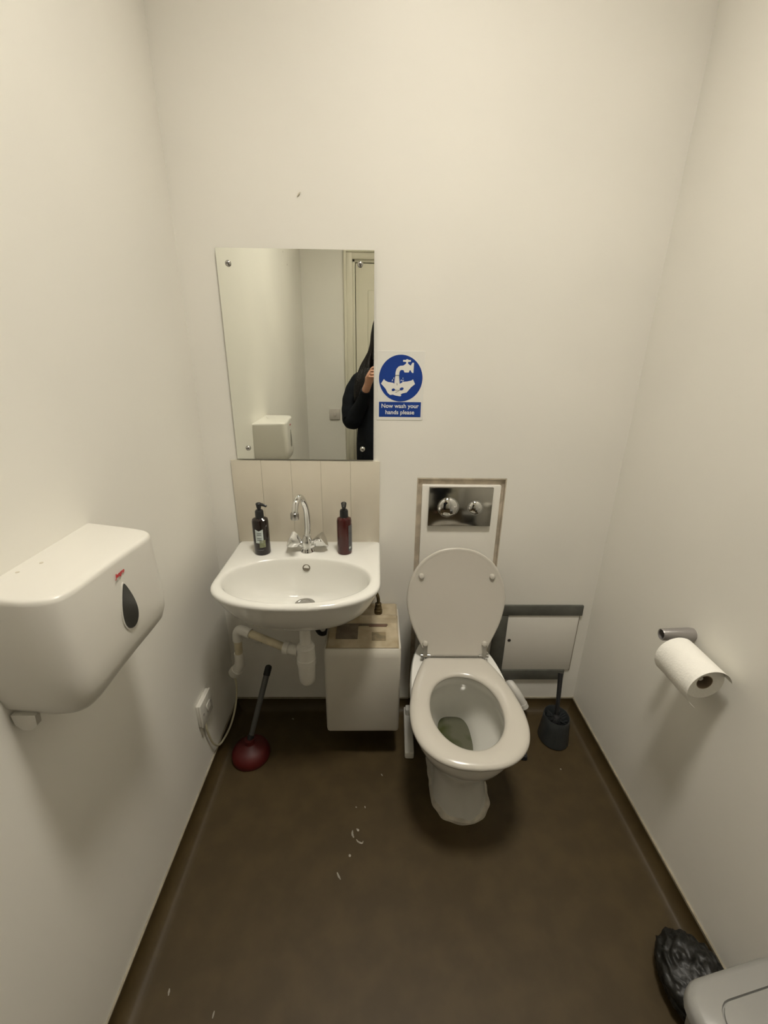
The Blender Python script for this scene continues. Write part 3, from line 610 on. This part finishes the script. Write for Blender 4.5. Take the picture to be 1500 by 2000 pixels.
bm = bmesh.new(); loft(bm, [[Vector(p) for p in ((-0.022, -0.04, 0), (0.022, -0.04, 0), (0.022, 0.05, 0), (-0.022, 0.05, 0))], [Vector(p) for p in ((-0.020, -0.037, 0.02), (0.020, -0.037, 0.02), (0.019, 0.048, 0.045), (-0.019, 0.048, 0.045))]])
bmesh.ops.bevel(bm, geom=list(bm.edges), offset=0.003, segments=2, affect='EDGES')
o = finish('rubber_wedge', bm, BLACKM); o.location = (0.822, -0.219, 0.0); o.rotation_euler = (0, 0, R(-8)); tag(o, 'small black rubber wedge on the floor right of the toilet', 'wedge')

# ------------------------------------------------------------------ toilet brush
tbx = thing('toilet_brush_holder', 'dark grey tapered toilet brush holder in the back right corner', 'brush holder', (0.972, -0.155, 0.0))
def oval(a, b, z, cx=0, cy=0, n=36): return [Vector((cx + a * math.cos(2 * PI * i / n), cy + b * math.sin(2 * PI * i / n), z)) for i in range(n)]
bm = bmesh.new(); loft(bm, [oval(0.052, 0.060, 0.0), oval(0.056, 0.064, 0.004), oval(0.054, 0.060, 0.03), oval(0.049, 0.055, 0.085), oval(0.0465, 0.052, 0.108, 0, 0.002), oval(0.045, 0.0505, 0.111, 0, 0.002), oval(0.0435, 0.049, 0.109, 0, 0.002), oval(0.043, 0.048, 0.06), oval(0.044, 0.049, 0.012)], True, True); finish('holder_cup', bm, BRUSHG, tbx)
tb2 = thing('toilet_brush', 'black toilet brush with upright handle standing in its holder', 'toilet brush', (0.972, -0.155, 0.0))
bm = bmesh.new(); tube(bm, [(0.004, 0.010, 0.10), (0.012, 0.035, 0.150), (0.025, 0.072, 0.205), (0.031, 0.090, 0.232)], [0.007, 0.0078, 0.009, 0.0098], 14, 5); finish('handle', bm, BLACK, tb2)
bm = bmesh.new(); lathe(bm, [(0.012, 0.02), (0.022, 0.03), (0.026, 0.06), (0.022, 0.09), (0.010, 0.105), (0.0, 0.107)], n=16); finish('brush_core', bm, BLACKM, tb2)
bm = bmesh.new()
for k in range(150):
    a = random.uniform(0, 2 * PI); z = random.uniform(0.045, 0.108); d = Vector((math.cos(a), math.sin(a), random.uniform(-0.2, 0.6))); r = random.uniform(0.032, 0.041)
    p = Vector((0, 0, z * 0.9)); q_ = Vector((math.cos(a) * r, math.sin(a) * r, z + 0.006)); s = d.orthogonal().normalized() * 0.0009; s2 = Vector((0, 0, 0.0009))
    loft(bm, [[p - s, p + s2, p + s], [q_ - s, q_ + s2, q_ + s]])
tag(finish('bristles', bm, BRUSHG, tb2), kind='stuff')

# ------------------------------------------------------------------ plunger
pl = thing('sink_plunger', 'red rubber plunger with a grey black-capped handle under the sink', 'plunger', (-0.178, -0.235, 0.0))
bm = bmesh.new(); lathe(bm, [(0.055, 0.0), (0.066, 0.002), (0.0685, 0.012), (0.067, 0.026), (0.060, 0.040), (0.045, 0.052), (0.026, 0.060), (0.019, 0.066), (0.017, 0.082), (0.0, 0.083)], n=40); finish('rubber_cup', bm, REDR, pl)
hd = Vector((0.055, 0.145, 0.225)).normalized(); h0 = Vector((0.0, 0.0, 0.070))
bm = bmesh.new(); tube(bm, [h0, h0 + hd * 0.022], 0.0125, 16, 1); finish('ferrule', bm, BLACK, pl)
bm = bmesh.new(); tube(bm, [h0 + hd * 0.018, h0 + hd * 0.235], [0.0088, 0.0112], 18, 1); finish('handle', bm, GREYH, pl)
bm = bmesh.new(); tube(bm, [h0 + hd * 0.233, h0 + hd * 0.262, h0 + hd * 0.268, h0 + hd * 0.271], [0.0125, 0.0125, 0.010, 0.004], 18, 1); finish('end_cap', bm, BLACKM, pl)

# ------------------------------------------------------------------ socket and cable on the left wall
sk = thing('fused_spur', 'white fused spur box on the left wall under the sink level', 'socket', (XL, -0.298, 0.292))
bm = bmesh.new(); box(bm, 0.0, 0.010, -0.043, 0.043, -0.043, 0.043, 0.003, 2); finish('back_box', bm, PLASTIC, sk)
bm = bmesh.new(); box(bm, 0.009, 0.017, -0.044, 0.044, -0.044, 0.044, 0.0025, 2); fpz = finish('face_plate', bm, PLASTIC, sk)
bm = bmesh.new(); box(bm, 0.0165, 0.0195, -0.004, 0.024, -0.014, 0.014, 0.0015, 1); finish('fuse_holder', bm, PIPEW, sk)
for yy in (-0.030, 0.030):
    bm = bmesh.new(); lathe(bm, [(0.004, 0.0165), (0.0038, 0.0178), (0.0, 0.018)], (0, yy, 0), 12, 'x'); finish('screw', bm, STEELG, sk)
bm = bmesh.new(); tube(bm, [(-0.284, -0.318, 0.249), (-0.286, -0.312, 0.205), (-0.287, -0.285, 0.120), (-0.286, -0.245, 0.066), (-0.280, -0.205, 0.056), (-0.268, -0.160, 0.075), (-0.256, -0.125, 0.130), (-0.249, -0.110, 0.205), (-0.249, -0.118, 0.265), (-0.262, -0.125, 0.290)], 0.0036, 10, 8)
o = finish('heater_cable', bm, CABLE); tag(o, 'thin cream cable looping from the wall spur up behind the waste pipe', 'cable')

# ------------------------------------------------------------------ paper towel dispenser
pd = thing('paper_towel_dispenser', 'white plastic paper towel dispenser with a dark teardrop window on the left wall', 'dispenser', (XL, -0.76, 0.90))
plan = catmull([(0.052, -0.146, 0), (0.092, -0.149, 0), (0.124, -0.140, 0), (0.1365, -0.112, 0), (0.140, -0.06, 0), (0.145, 0.01, 0), (0.150, 0.060, 0), (0.150, 0.088, 0), (0.136, 0.111, 0), (0.098, 0.126, 0), (0.055, 0.138, 0)], 5)
plan = [(0.0, -0.143)] + [(p.x, p.y) for p in plan] + [(0.0, 0.151)]
def inx(d, sx=1.0): return [(max(0.0, p[0] * sx - (d if p[0] > 0.001 else 0)), p[1] * (1 - d / 0.15) if True else p[1]) for p in plan]
bm = bmesh.new(); rs = []
for z, d in ((0.001, 0.030), (0.006, 0.017), (0.016, 0.006), (0.030, 0.001), (0.050, 0.0), (0.172, 0.003), (0.1775, 0.0042), (0.1805, 0.007), (0.1815, 0.012)):
    lw = max(0.0, 1 - z / 0.06)
    rs.append([Vector((x, y, z - lw * (0.026 - 0.13 * y))) for x, y in inx(d)])
loft(bm, rs); cov = finish('cover', bm, PLASTIC, pd, angle=50)
bm = bmesh.new(); rs = [[Vector((x, y, z - (0.026 - 0.13 * y))) for x, y in inx(d)] for z, d in ((-0.008, 0.046), (-0.006, 0.042), (0.003, 0.040))]; loft(bm, rs); finish('base_tray', bm, PLASTIC, pd)
def fx(y, z):          # front surface x at y
    k = min(max((y + 0.112) / 0.167, 0), 1); return 0.1378 + (0.1490 - 0.1378) * k - 0.003 * (z - 0.05) / 0.122
drop = []
for i in range(36):
    a = 2 * PI * i / 36; wv = 0.0262 * math.sin(a) * (0.58 - 0.42 * math.cos(a)) ** 0.75; drop.append((wv, 0.043 * math.cos(a)))
def dsp(y0, z0, e): return lambda u, v, w_: Vector((fx(y0 + u, z0 + v) + e + w_, y0 + u, z0 + v))
bm = bmesh.new(); poly_prism(bm, [(u * 1.12, v * 1.06) for u, v in drop], dsp(-0.012, 0.090, -0.002), 0.0026); finish('window_rim', bm, PLASTIC, pd)
bm = bmesh.new(); poly_prism(bm, drop, dsp(-0.012, 0.090, -0.001), 0.0026); finish('teardrop_window', bm, WINDOWD, pd)
MT = Matrix(((0, 0, 1, fx(-0.015, 0.15) + 0.0008), (1, 0, 0, -0.015), (0, 1, 0, 0.1545), (0, 0, 0, 1)))
mesh_text('logo', 'Jangro', 0.0100, MT, REDP, pd, bold=0.0004, ext=0.0002, shear=0.25)
bm = bmesh.new(); poly_prism(bm, [(0.004, -0.030), (0.006, -0.050), (0.016, -0.060), (0.030, -0.060), (0.040, -0.050), (0.042, -0.030)], lambda u, v, w_: Vector((u, -0.128 - w_, v)), 0.010); finish('catch_tab', bm, PLASTIC, pd)
for x, y in ((0.030, -0.030), (0.016, -0.062)):
    bm = bmesh.new(); lathe(bm, [(0.0028, 0.181), (0.0028, 0.1822), (0.0, 0.1824)], (x, y, 0), 10); finish('vent_dimple', bm, GROUT, pd)

# ------------------------------------------------------------------ toilet roll on holder
th = thing('toilet_roll_holder', 'grey metal toilet roll arm on the right wall', 'roll holder', (XR, -0.485, 0.722))
bm = bmesh.new(); rs = []
for x, rz, ry in ((-0.000, 0.017, 0.016), (-0.010, 0.0185, 0.0175), (-0.05, 0.017, 0.016), (-0.082, 0.0155, 0.0145), (-0.0845, 0.0145, 0.0135), (-0.0835, 0.012, 0.011), (-0.064, 0.011, 0.010)):
    rs.append([Vector((x, ry * math.cos(2 * PI * i / 28), rz * math.sin(2 * PI * i / 28))) for i in range(28)])
loft(bm, rs); finish('bracket', bm, STEELG, th)
bm = bmesh.new(); tube(bm, [(-0.062, -0.010, -0.008), (-0.062, -0.032, -0.024), (-0.062, -0.06, -0.030), (-0.062, -0.130, -0.030)], 0.0055, 12, 5); finish('rod', bm, PIPEW, th)
rx, rz_, ry0, ry1, rr_ = XR - 0.0615, 0.692, -0.628, -0.524, 0.0455
tr = thing('toilet_roll', 'white toilet roll with a loose hanging sheet on the right wall holder', 'toilet roll', (rx, (ry0 + ry1) / 2, rz_))
hl = (ry1 - ry0) / 2
bm = bmesh.new(); loft(bm, [circ((0, -hl + 0.001, 0), 0.019, 40, 'y'), circ((0, -hl, 0), rr_ - 0.001, 40, 'y'), circ((0, -hl + 0.001, 0), rr_, 40, 'y'), circ((0, hl - 0.001, 0), rr_, 40, 'y'), circ((0, hl, 0), rr_ - 0.001, 40, 'y'), circ((0, hl - 0.001, 0), 0.019, 40, 'y')], False, False)
finish('paper_roll', bm, PAPER, tr)
bm = bmesh.new(); loft(bm, [circ((0, -hl + 0.001, 0), 0.019, 32, 'y'), circ((0, hl - 0.001, 0), 0.019, 32, 'y'), circ((0, hl - 0.001, 0), 0.0175, 32, 'y'), circ((0, -hl + 0.001, 0), 0.0175, 32, 'y'), circ((0, -hl + 0.001, 0), 0.019, 32, 'y')], False, False); finish('cardboard_core', bm, CARD, tr)
bm = bmesh.new(); sh = []
for i in range(25):
    a = R(20 + 205 * i / 24.0); k = rr_ + 0.001 + 0.010 * (i / 24.0) ** 1.3; sh.append((k * math.cos(a), k * math.sin(a)))
x_, z_ = sh[-1]
for i in range(1, 8): sh.append((x_ + 0.0024 * i, z_ - 0.0022 * i))
rings = []
for yy in (-hl - 0.021, -hl * 0.5, 0, hl * 0.5, hl):
    wob = 0.0015 * math.sin(yy * 90)
    o_ = [Vector((x + wob * (j / 31.0), yy, z)) for j, (x, z) in enumerate(sh)]; i_ = [Vector((p.x + 0.0007 * math.cos(0), p.y, p.z - 0.0007)) for p in reversed(o_)]
    rings.append(o_ + i_)
vr = loft(bm, rings, False, False); nS = len(sh)
for v_ in (vr[0], vr[-1]):
    for j in range(nS - 1): bm.faces.new((v_[j], v_[j + 1], v_[2 * nS - 2 - j], v_[2 * nS - 1 - j]))
finish('loose_sheet', bm, PAPER, tr)

# ------------------------------------------------------------------ bin and black bag (bottom right)
bn = thing('waste_bin', 'light grey plastic bin with a hinged lid in the near right corner', 'bin', (0.976, -1.108, 0.0), R(11))
def rrect(hx, hy, r, z, n=6, cx=0, cy=0):
    pts = []
    for sx, sy, a0 in ((1, 1, 0), (-1, 1, 90), (-1, -1, 180), (1, -1, 270)):
        for i in range(n + 1):
            a = R(a0 + 90 * i / n); pts.append(Vector((cx + sx * (hx - r) + r * math.cos(a), cy + sy * (hy - r) + r * math.sin(a), z)))
    return pts
bm = bmesh.new(); loft(bm, [rrect(0.085, 0.105, 0.03, 0.0), rrect(0.088, 0.108, 0.03, 0.006), rrect(0.112, 0.130, 0.04, 0.298), rrect(0.112, 0.130, 0.04, 0.302)]); finish('bin_body', bm, BING, bn)
bm = bmesh.new(); loft(bm, [rrect(0.118, 0.136, 0.045, 0.300), rrect(0.122, 0.140, 0.048, 0.304), rrect(0.122, 0.140, 0.048, 0.320), rrect(0.119, 0.137, 0.046, 0.328), rrect(0.110, 0.128, 0.042, 0.334), rrect(0.084, 0.100, 0.034, 0.339), rrect(0.0825, 0.0985, 0.034, 0.334)]); lidb = finish('bin_lid', bm, BING, bn)
bm = bmesh.new(); loft(bm, [rrect(0.081, 0.097, 0.034, 0.3335), rrect(0.081, 0.097, 0.034, 0.339), rrect(0.072, 0.088, 0.030, 0.3425), rrect(0.045, 0.055, 0.02, 0.345)]); finish('lid_flap', bm, BING, lidb)
bm = bmesh.new(); bmesh.ops.create_icosphere(bm, subdivisions=5, radius=1.0)
for v in bm.verts:
    p = v.co.copy(); n1 = noise.noise(p * 1.7 + Vector((4, 1, 2))); n2 = noise.turbulence(p * 3.5, 4, True); n3 = abs(noise.noise(p * 5.5 + Vector((9, 3, 5))))
    k = 1.0 + 0.10 * n1 - 0.12 * (n2 - 0.5) - 0.09 * n3
    x, y, z = p.x * 0.075 * k, p.y * 0.098 * k, (p.z * 0.5 + 0.5) * 0.125 * (k if p.z > 0 else 1)
    v.co = Vector((x, y, max(z - 0.014, 0.0)))
o = finish('bin_bag', bm, BAG, angle=180); o.location = (1.022, -0.884, 0.002); tag(o, 'crumpled black plastic bag on the floor between the bin and right wall', 'bag')

# ------------------------------------------------------------------ person holding a phone (seen in the mirror)
PB = Vector((0.335, -1.76, 0.0))
person = thing('person', 'person with long black hair and dark jacket holding up a phone in the mirror', 'person', PB)
def skin_mesh(name, verts, edges, root, m, parent, sub=2):
    me = bpy.data.meshes.new(name); me.from_pydata([v[:3] for v in verts], edges, [])
    o = bpy.data.objects.new(name, me); COL.objects.link(o)
    md = o.modifiers.new('skin', 'SKIN'); md.use_smooth_shade = True
    if not me.skin_vertices: 
        bpy.context.view_layer.objects.active = o
    sv = me.skin_vertices[0].data if me.skin_vertices else None
    for i, v in enumerate(verts):
        r = v[3]; sv[i].radius = r if isinstance(r, tuple) else (r, r); sv[i].use_root = (i == root)
    s = o.modifiers.new('sub', 'SUBSURF'); s.levels = sub; s.render_levels = sub
    dg = bpy.context.evaluated_depsgraph_get(); dg.update()
    new = bpy.data.meshes.new_from_object(o.evaluated_get(dg)); new.name = name
    new.materials.clear(); new.materials.append(m); new.shade_smooth()
    bpy.data.objects.remove(o); q = bpy.data.objects.new(name, new); COL.objects.link(q); q.parent = parent
    return q
class G:
    def __init__(s): s.v = []; s.e = []
    def add(s, p, r, par=None):
        s.v.append((*p, r)); i = len(s.v) - 1
        if par is not None: s.e.append((par, i))
        return i
g = G()
pel = g.add((0, 0, 0.84), (0.13, 0.095)); sp1 = g.add((0, 0, 0.98), (0.115, 0.085), pel); ch = g.add((0, 0, 1.14), (0.125, 0.09), sp1); nk0 = g.add((0, -0.01, 1.26), (0.062, 0.052), ch)
nk = g.add((0, 0.005, 1.34), 0.048, nk0); hd0 = g.add((0, 0.025, 1.405), (0.062, 0.07), nk); hd1 = g.add((0, 0.02, 1.48), (0.074, 0.088), hd0); hd2 = g.add((0, 0.01, 1.55), (0.062, 0.075), hd1)
for s in (-1, 1):
    shd = g.add((s * 0.115, -0.01, 1.215), 0.042, nk0); sh2 = g.add((s * 0.175, -0.01, 1.17), 0.046, shd)
    el = g.add((s * 0.228, 0.030, 0.940), 0.030, sh2); wr = g.add((s * 0.105 - 0.019, 0.235, 1.180), 0.027, el)
    pm = g.add((s * 0.085 - 0.024, 0.272, 1.222), (0.034, 0.022), wr); pm2 = g.add((s * 0.074 - 0.0265, 0.296, 1.258), (0.033, 0.018), pm)
    for k in range(4):
        b_ = Vector((s * (0.082 - 0.006 * k) - 0.0265, 0.318, 1.242 + 0.019 * k)); ln = (0.020, 0.024, 0.025, 0.022)[k]
        f0 = g.add((b_.x, b_.y - 0.005, b_.z), 0.0088, pm2); f1 = g.add((b_.x - s * ln, b_.y + 0.010, b_.z + 0.004), 0.0082, f0); f2 = g.add((b_.x - s * ln * 2.1, b_.y + 0.006, b_.z + 0.007), 0.0075, f1)
    t0_ = g.add((s * 0.070 - 0.0265, 0.268, 1.258), 0.0105, pm); t1_ = g.add((s * 0.058 - 0.0265, 0.283, 1.286), 0.0095, t0_); g.add((s * 0.050 - 0.0265, 0.290, 1.308), 0.008, t1_)
    hp = g.add((s * 0.085, 0, 0.79), 0.085, pel); kn = g.add((s * 0.09, 0.015, 0.45), 0.056, hp); an = g.add((s * 0.09, -0.01, 0.085), 0.036, kn); g.add((s * 0.10, 0.12, 0.035), 0.03, an)
bodyo = skin_mesh('body', g.v, g.e, pel, SKIN, person)
# clothing
bm = bmesh.new()
def fold(k, z): return 1 + 0.018 * math.sin(k * 1.3 + z * 19) + 0.012 * math.sin(k * 2.9 - z * 33)
rs = []
for z, a, b, cy in ((0.600, 0.196, 0.128, 0.0), (0.604, 0.204, 0.134, 0.0), (0.68, 0.206, 0.136, 0.0), (0.76, 0.204, 0.135, 0.0), (0.84, 0.200, 0.132, 0.0), (0.92, 0.194, 0.128, 0.0), (1.0, 0.186, 0.125, 0.0), (1.08, 0.184, 0.123, 0.0), (1.15, 0.186, 0.120, -0.002), (1.21, 0.176, 0.110, -0.005), (1.25, 0.150, 0.098, -0.006), (1.285, 0.108, 0.083, -0.006), (1.315, 0.078, 0.070, -0.004), (1.345, 0.070, 0.064, 0.0), (1.347, 0.064, 0.058, 0.0), (1.31, 0.058, 0.052, 0.0)):
    rs.append([Vector((a * math.cos(2 * PI * k / 40) * fold(k, z), cy + b * math.sin(2 * PI * k / 40) * fold(k, z), z)) for k in range(40)])
loft(bm, rs)
for s in (-1, 1):
    tube(bm, [(s * 0.120, -0.01, 1.228), (s * 0.180, -0.01, 1.185), (s * 0.222, -0.002, 1.10), (s * 0.236, 0.012, 1.01), (s * 0.232, 0.036, 0.935), (s * 0.200, 0.080, 0.990), (s * 0.160, 0.140, 1.070), (s * 0.118 - 0.016, 0.216, 1.155)], lambda t: (0.062 + 0.012 * math.sin(PI * min(t / 0.75, 1)) - 0.030 * max(0, t - 0.6) / 0.4) * (1 + 0.02 * math.sin(t * 60)), 22, 8)
finish('jacket', bm, JACKET, person, angle=80)
bm = bmesh.new()
loft(bm, [[Vector((a * math.cos(2 * PI * k / 32), b * math.sin(2 * PI * k / 32), z)) for k in range(32)] for z, a, b in ((0.90, 0.150, 0.100), (0.80, 0.172, 0.108), (0.72, 0.174, 0.108), (0.68, 0.150, 0.095))])
for s in (-1, 1): tube(bm, [(s * 0.086, 0, 0.74), (s * 0.092, 0.010, 0.60), (s * 0.094, 0.014, 0.45), (s * 0.095, 0.0, 0.25), (s * 0.097, -0.008, 0.075)], [0.086, 0.084, 0.072, 0.064, 0.060], 24, 6)
finish('trousers', bm, TROUSER, person, angle=80)
for s in (-1, 1):
    bm = bmesh.new(); rs = []
    for y, hx, h in ((-0.065, 0.028, 0.055), (-0.05, 0.036, 0.075), (0.0, 0.040, 0.080), (0.06, 0.043, 0.060), (0.12, 0.042, 0.045), (0.165, 0.03, 0.036), (0.178, 0.012, 0.02)):
        rs.append([Vector((s * 0.10 + hx * math.cos(R(180 * i / 10)) , y, 0.004 + h * math.sin(R(180 * i / 10)))) for i in range(11)])
    loft(bm, rs); finish('shoe', bm, BLACK, person)
# face details
for s in (-1, 1):
    bm = bmesh.new(); bmesh.ops.create_uvsphere(bm, u_segments=16, v_segments=10, radius=0.0105)
    for v in bm.verts: v.co = Vector((v.co.x, v.co.y * 0.8, v.co.z * 0.5)) + Vector((s * 0.030, 0.0985, 1.478))
    ey = finish('eye', bm, EYEW, bodyo)
    bm = bmesh.new(); lathe(bm, [(0.0052, 0.1050), (0.0048, 0.1072), (0.0, 0.1076)], (s * 0.029, 0, 1.4765), 14, 'y'); finish('iris', bm, BLACK, ey)
    bm = bmesh.new(); tube(bm, [(s * 0.046, 0.096, 1.494), (s * 0.030, 0.105, 1.499), (s * 0.014, 0.107, 1.496)], [0.0015, 0.003, 0.002], 8); finish('eyebrow', bm, HAIR, bodyo)
    bm = bmesh.new(); tube(bm, [(s * 0.073, 0.01, 1.495), (s * 0.082, 0.004, 1.485), (s * 0.080, 0.008, 1.462), (s * 0.073, 0.014, 1.450)], [0.006, 0.009, 0.007, 0.005], 10); finish('ear', bm, SKIN, bodyo)
bm = bmesh.new(); tube(bm, [(0, 0.100, 1.480), (0, 0.112, 1.460), (0, 0.120, 1.446), (0, 0.104, 1.440)], [0.006, 0.009, 0.012, 0.008], 12); finish('nose', bm, SKIN, bodyo)
bm = bmesh.new(); tube(bm, [(-0.022, 0.092, 1.413), (-0.008, 0.102, 1.415), (0, 0.103, 1.413), (0.008, 0.102, 1.415), (0.022, 0.092, 1.413)], [0.002, 0.005, 0.0055, 0.005, 0.002], 10); finish('lips', bm, LIPS, bodyo)
# long hair: a close cap with locks falling over the shoulders, open at the face
bm = bmesh.new(); O_, I_ = [], []
nA = 44
for z, a, b, cy, span in [(1.626, 0.012, 0.012, 0.0, 175), (1.618, 0.042, 0.050, 0.002, 172), (1.598, 0.066, 0.080, 0.004, 158), (1.56, 0.083, 0.098, 0.006, 138), (1.51, 0.092, 0.106, 0.006, 126), (1.45, 0.094, 0.104, 0.004, 122), (1.39, 0.092, 0.096, -0.004, 116), (1.34, 0.092, 0.092, -0.010, 112)]:
    o_, i_ = [], []
    for k in range(nA + 1):
        t = R(-90) + R(span) * (2 * k / nA - 1)
        o_.append(Vector((a * math.cos(t), cy + b * math.sin(t), z))); i_.append(Vector((o_[-1].x * 0.9, cy + (o_[-1].y - cy) * 0.9, z - (0.004 if z > 1.6 else 0))))
    O_.append(o_); I_.append(i_)
loft(bm, [a + list(reversed(b)) for a, b in zip(O_, I_)])
for k in range(110):
    f = (k + random.uniform(-0.3, 0.3)) / 109.0 * 2 - 1; t = R(-90) + R(122) * f; c_, s_ = math.cos(t), math.sin(t); sd = 1 if c_ >= 0 else -1
    j = random.uniform(-1, 1); top_a = R(-90) + R(150) * f
    pts = [(0.035 * math.cos(top_a), 0.004 + 0.042 * math.sin(top_a), 1.622), (0.075 * math.cos(top_a), 0.006 + 0.088 * math.sin(top_a), 1.583), (0.092 * c_, 0.006 + 0.105 * s_, 1.515), (0.100 * c_, 0.004 + 0.106 * s_, 1.44), ]
    if abs(f) > 0.52:      # side locks fall in front of the shoulders
        q_ = (abs(f) - 0.52) / 0.48; x1 = 0.196 - 0.085 * q_ + 0.008 * j
        pts += [(sd * (0.125 - 0.015 * q_), 0.030 + 0.03 * q_, 1.365), (sd * (0.165 - 0.045 * q_), 0.070 + 0.02 * q_, 1.295), (sd * x1, 0.104 + 0.016 * q_ + 0.006 * j, 1.215), (sd * (x1 + 0.012), 0.122 + 0.010 * q_ + 0.006 * j, 1.13), (sd * (x1 + 0.010 + 0.006 * j), 0.134 + 0.005 * j, 1.05 + 0.03 * j)]
    else:
        x1 = 0.185 * f / 0.52
        pts += [(x1 * 0.65, -0.100, 1.365), (x1 * 0.85, -0.112, 1.29), (x1, -0.130 + 0.006 * j, 1.20), (x1 * 1.05, -0.138 + 0.006 * j, 1.11), (x1 * 1.06 + 0.006 * j, -0.142, 1.02 + 0.03 * j)]
    tube(bm, pts, [0.006, 0.010, 0.011, 0.012, 0.0125, 0.013, 0.012, 0.009, 0.002], 7, 4)
finish('hair', bm, HAIR, person, angle=80)
# lanyard
for s in (-1, 1):
    bm = bmesh.new(); P_ = catmull([(s * 0.070, 0.085, 1.275), (s * 0.075, 0.128, 1.20), (s * 0.058, 0.140, 1.10), (s * 0.022, 0.142, 0.99), (0.0, 0.143, 0.955)], 5)
    loft(bm, [[p + Vector((-0.0095, 0, 0)), p + Vector((0.0095, 0, 0)), p + Vector((0.0095, 0.002, 0)), p + Vector((-0.0095, 0.002, 0))] for p in P_]); finish('lanyard', bm, STRAP, person)
# phone
ph = thing('phone', 'black phone held up by the person in the mirror', 'phone', (0.3085, -1.451, 1.222))
bm = bmesh.new(); rs = []
for y, d in ((-0.0040, 0.0015), (-0.003, 0.0), (0.003, 0.0), (0.0040, 0.0015)): rs.append([Vector((p.x, y, p.y + 0.106)) for p in rrect(0.036 - d, 0.106 - d, 0.011, 0, 5)])
loft(bm, rs); finish('phone_body', bm, BLACK, ph)
bm = bmesh.new(); rs = [[Vector((p.x - 0.019, y, p.y + 0.190)) for p in rrect(0.0135 - d, 0.0135 - d, 0.005, 0, 4)] for y, d in ((0.004, 0), (0.0052, 0.0), (0.0056, 0.001))]; loft(bm, rs); cmod = finish('camera_bump', bm, BLACKM, ph)
for dx, dz in ((-0.025, 0.196), (-0.025, 0.183), (-0.0125, 0.190)):
    bm = bmesh.new(); lathe(bm, [(0.0052, 0.0055), (0.0052, 0.0066), (0.004, 0.0068), (0.0, 0.0064)], (dx, 0, dz), 16, 'y'); finish('lens', bm, WINDOWD, cmod)
